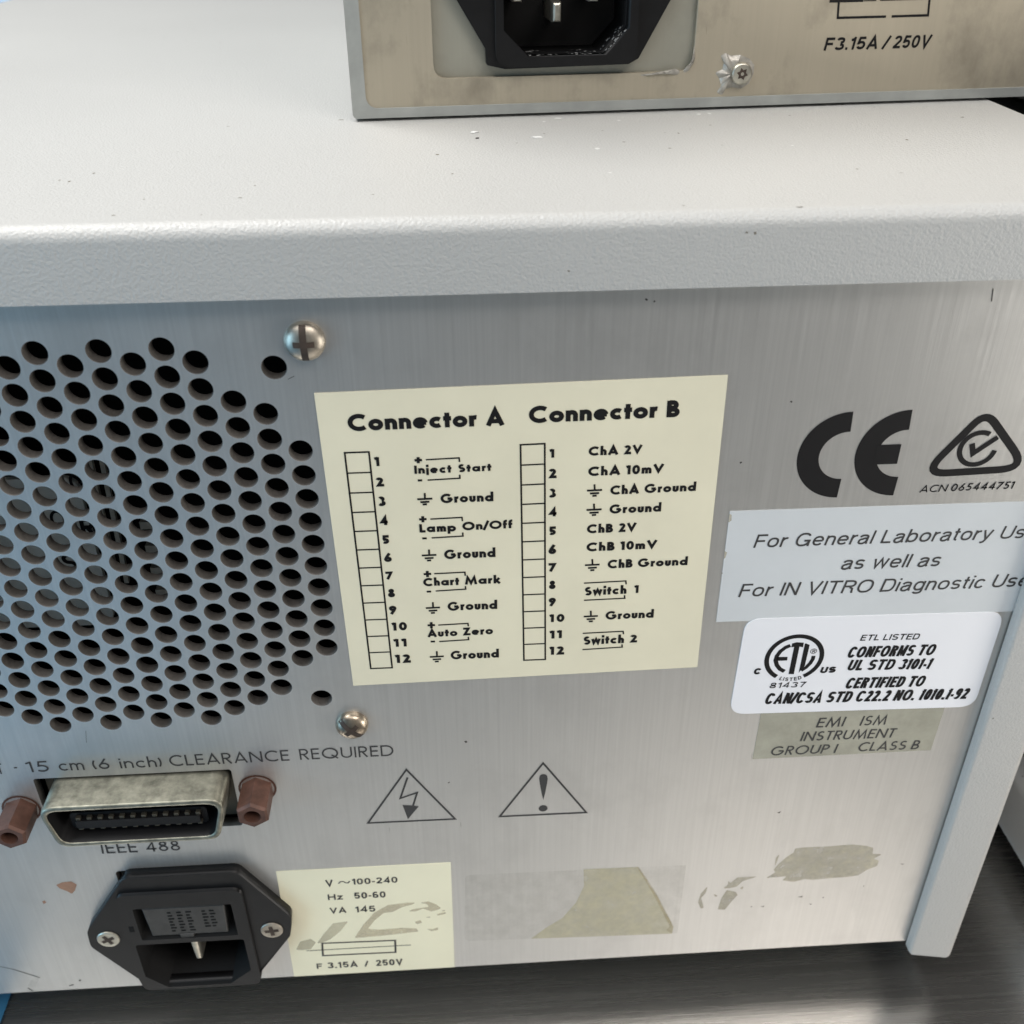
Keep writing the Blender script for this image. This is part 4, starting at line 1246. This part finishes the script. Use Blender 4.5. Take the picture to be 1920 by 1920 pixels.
# inlet
cx = 46.2
fpts = [(22.6, 24), (28.9, 13.8), (29.0, 10.7), (33, 9.8), (60.4, 10.1), (62.6, 11.2), (69.2, 23), (75.5, 34), (69.2, 45), (62, 58), (30.5, 58), (22.6, 45), (16.5, 34)]
cavu = [(32.6, 44), (60.0, 44), (60.0, 17.6), (55.0, 12.3), (38.0, 12.3), (32.6, 17.6)]
bm = holed(round_poly(fpts, .5, 3), [cavu], -1.7, .6, UPF)
uin = up_obj('mains_inlet', bm, M['black'])
bm = holed(round_poly([(30.9, 56), (61.8, 56), (61.8, 10.3), (30.9, 10.3)], 3.2), [cavu], -14, 2.0, UPF)
up_obj('inlet_body', bm, M['black'], uin)
bm = bmesh.new()
flat(bm, [(28, 8), (66, 8), (66, 50), (28, 50)], -13.9, UPF)
up_obj('inlet_back', bm, M['black_matt'], uin)
for px_, zz, l in ((44.8, 20.4, -2.5), (36.0, 24.6, -1.5), (52.6, 24.4, -1.5)):
    bm = bmesh.new()
    prism(bm, [(px_ - 1.0, zz - 2), (px_ + 1.0, zz - 2), (px_ + 1.0, zz + 2), (px_ - 1.0, zz + 2)], -13.8, l, UPF, .6)
    up_obj('contact_pin', bm, M['nickel'], uin)
bm = bmesh.new()
for a, b in (((38.4, 12.42), (54.8, 12.42)), ((55.1, 12.55), (59.7, 17.4))):
    a, b = Vector(a), Vector(b)
    n = Vector((-(b - a).y, (b - a).x)).normalized() * .06
    for k in range(34):
        q = a.lerp(b, random.random()) + n
        o = -random.random() ** 1.6 * 7.5 + 1.5
        s = .10 + .3 * random.random() ** 2
        t = (b - a).normalized() * s
        vs = [bm.verts.new(UPF(*(q - t), o - s * 1.8)), bm.verts.new(UPF(*(q + t), o - s * 1.2)), bm.verts.new(UPF(*(q + t * .7), o + s)), bm.verts.new(UPF(*(q - t * .8), o + s * 1.3))]
        for v in vs:
            v.co.z += random.uniform(0, .03) * MM
        bm.faces.new(vs)
up_obj('dust_specks', bm, M['dust'], uin)
# star screw smeared with sealant
sc = U2(395, 392)
bm = bmesh.new()
prism(bm, circle(sc[0], sc[1], 2.35, 28), -.4, 1.5, UPF, .5, 3)
ts = up_obj('star_screw', bm, M['nickel'], None, True)
ts.data.set_sharp_from_angle(angle=math.radians(50))
bm = bmesh.new()
star = [(sc[0] + (1.35 if i % 2 else .85) * math.cos(i * math.pi / 6 + .3), sc[1] + (1.35 if i % 2 else .85) * math.sin(i * math.pi / 6 + .3)) for i in range(12)]
flat(bm, star, 1.54, UPF)
flat(bm, circle(*sc, .38, 12), 1.58, UPF, 1)
up_obj('star_recess', bm, [M['recess'], M['nickel']], ts)
def blob_mesh(poly, hgt, seed, mat, name, n_in=40):
    """lumpy smear: fan of the outline raised towards its middle"""
    rnd = random.Random(seed)
    bm = bmesh.new()
    cu = sum(p[0] for p in poly) / len(poly); cv = sum(p[1] for p in poly) / len(poly)
    pts = round_poly(poly, .3, 2)
    prev = [bm.verts.new(UPF(u, v, -.33)) for u, v in pts]
    n = len(pts)
    for t in (.18, .4, .65, .85):
        cur = [bm.verts.new(UPF(u + (cu - u) * t, v + (cv - v) * t, -.3 + hgt * min(1, t * 2.2) * rnd.uniform(.7, 1.1))) for u, v in pts]
        for i in range(n):
            bm.faces.new((prev[i], prev[(i + 1) % n], cur[(i + 1) % n], cur[i]))
        prev = cur
    bm.faces.new(prev)
    return up_obj(name, bm, mat, None, True)
blob_mesh([U2(*p) for p in ((292, 300), (320, 285), (345, 300), (400, 296), (450, 318), (474, 352), (470, 395), (445, 450), (400, 478), (350, 470), (318, 480), (300, 512), (270, 500), (295, 460), (282, 420), (262, 392), (300, 375), (310, 340))], .9, 3, M['sealant'], 'sealant_smear')
blob_mesh([U1(*p) for p in ((1688, 190), (1690, 262), (1684, 285), (1660, 320), (1640, 330), (1636, 318), (1668, 285), (1680, 262))], .5, 4, M['sealant'], 'sealant_smear')
blob_mesh([U1(*p) for p in ((1440, 338), (1500, 330), (1560, 318), (1600, 310), (1625, 322), (1610, 338), (1580, 334), (1520, 336), (1450, 343))], .5, 5, M['sealant'], 'sealant_smear')
# printing
bm = bmesh.new()
UO = -.30
for s, A, B, T in (('F3.15A', (845, 273), (1132, 264), (847, 204)), ('/', (1160, 264), (1188, 263), (1163, 196)), ('250V', (1214, 262), (1412, 256), (1216, 193))):
    grot_text(bm, s, U2(*A), U2(*B), U2(*T), .2, UO, UPF, .16, .14)
LWU = .5
stroke(bm, [U2(933, -60), U2(922, 97), U2(1182, 90)], LWU, UO, UPF)
stroke(bm, [U2(1212, 89), U2(1408, 83), U2(1422, -60)], LWU, UO, UPF)
stroke(bm, [U2(878, 7), U2(1060, 3)], .6, UO + .01, UPF)
stroke(bm, [U2(1150, 0), U2(1462, -8)], .4, UO + .01, UPF)
stroke(bm, [U2(1062, 5), U2(1130, 3)], .22, UO + .02, UPF)
up_obj('printing', bm, M['ink'], tan)

# ================================================================== NEIGHBOUR ON THE RIGHT
nb = thing('neighbouring_instrument', 'dark bodied instrument with pale base strip standing at the right edge', 'instrument', (0.33, 0.2, 0))
top_inv[nb.name] = Matrix.Translation(-Vector(nb.location))
bm = bmesh.new()
prof = [(233.5, -183.0), (233.5, -166)] + [(237.5 - 4 * math.cos(math.radians(a)), -166 + 4 * math.sin(math.radians(a))) for a in range(15, 91, 15)] + [(242, -161.7), (242, -183)]
r0 = [bm.verts.new((x * MM, .006, (z + ZB) * MM)) for x, z in prof]
r1 = [bm.verts.new((x * MM, .40, (z + ZB) * MM)) for x, z in prof]
for i in range(len(prof)):
    j = (i + 1) % len(prof)
    bm.faces.new((r0[i], r0[j], r1[j], r1[i]))
bm.faces.new(r0); bm.faces.new(r1)
o = bm_obj('base_strip', bm, M['base'], nb, True)
o.data.set_sharp_from_angle(angle=math.radians(40))
bm = bmesh.new()
box(bm, 239.5, 460, 9, 398, ZB - 184, ZB + 10, bevel=2)
bm_obj('body', bm, M['dark_body'], nb)
for y in (60, 360):
    bm = bmesh.new()
    box(bm, 262, 285, y - 12, y + 12, .02, ZB - 183.9, bevel=1)
    bm_obj('rubber_foot', bm, M['black'], nb)

# blue crate far behind on the left
cr_t = thing('storage_crate', 'blue plastic storage crate standing behind the white cover at the far left', 'crate', (-0.42, 0.72, 0))
top_inv[cr_t.name] = Matrix.Translation(-Vector(cr_t.location))
bm = holed(rrect(-560, 420, -125, 880, 12), [rrect(-556, 424, -129, 876, 9)], 0, 1, lambda u, v, o: Vector((u * MM, v * MM, (2 + o * 196) * MM)))
bm_obj('crate_wall', bm, M['blue'], cr_t)
bm = bmesh.new()
box(bm, -556, -129, 424, 876, .02, 4)
bm_obj('crate_floor', bm, M['blue'], cr_t)
bm = holed(rrect(-566, 414, -119, 886, 14), [rrect(-555, 425, -130, 875, 9)], 0, 1, lambda u, v, o: Vector((u * MM, v * MM, (198 + o * 10) * MM)))
bm_obj('crate_rim', bm, M['blue'], cr_t)

# small paint flakes lying on the white cover
def on_top(px, py):
    ray = CAM_R.transposed() @ Vector(((px - 960) / F_PX, (py - 960) / F_PX, 1.0))
    s = (ZT - CAM_O.z) / ray.z
    return CAM_O + ray * s
for (px, py), sz, mt, nm, lb in (((889, 249), 1.5, 'flake', 'paint_flake', 'rough white flake lying left on the cover in front of the module'),
                                ((1007, 258), 1.9, 'flake', 'paint_flake', 'larger white flake lying right on the cover in front of the module'),
                                ((895, 260), .75, 'speck', 'dirt_crumb', 'thin dark crumb beside the left white flake on the cover')):
    X = on_top(px, py)
    rnd = random.Random(int(px))
    bm = bmesh.new()
    bmesh.ops.create_icosphere(bm, subdivisions=2, radius=1)
    for v in bm.verts:
        k = rnd.uniform(.6, 1.15)
        v.co = Vector((v.co.x * sz * k * .6, v.co.y * sz * k * .38, max(v.co.z, -.3) * .22 * k * min(1, sz))) * MM
    o = bm_obj(nm, bm, M[mt])
    o.location = (X.x * MM, X.y * MM, (ZT + ZB + .1) * MM)
    plain_tag(o, lb, 'flake' if mt == 'flake' else 'crumb', 'white paint flakes on the cover' if mt == 'flake' else None)
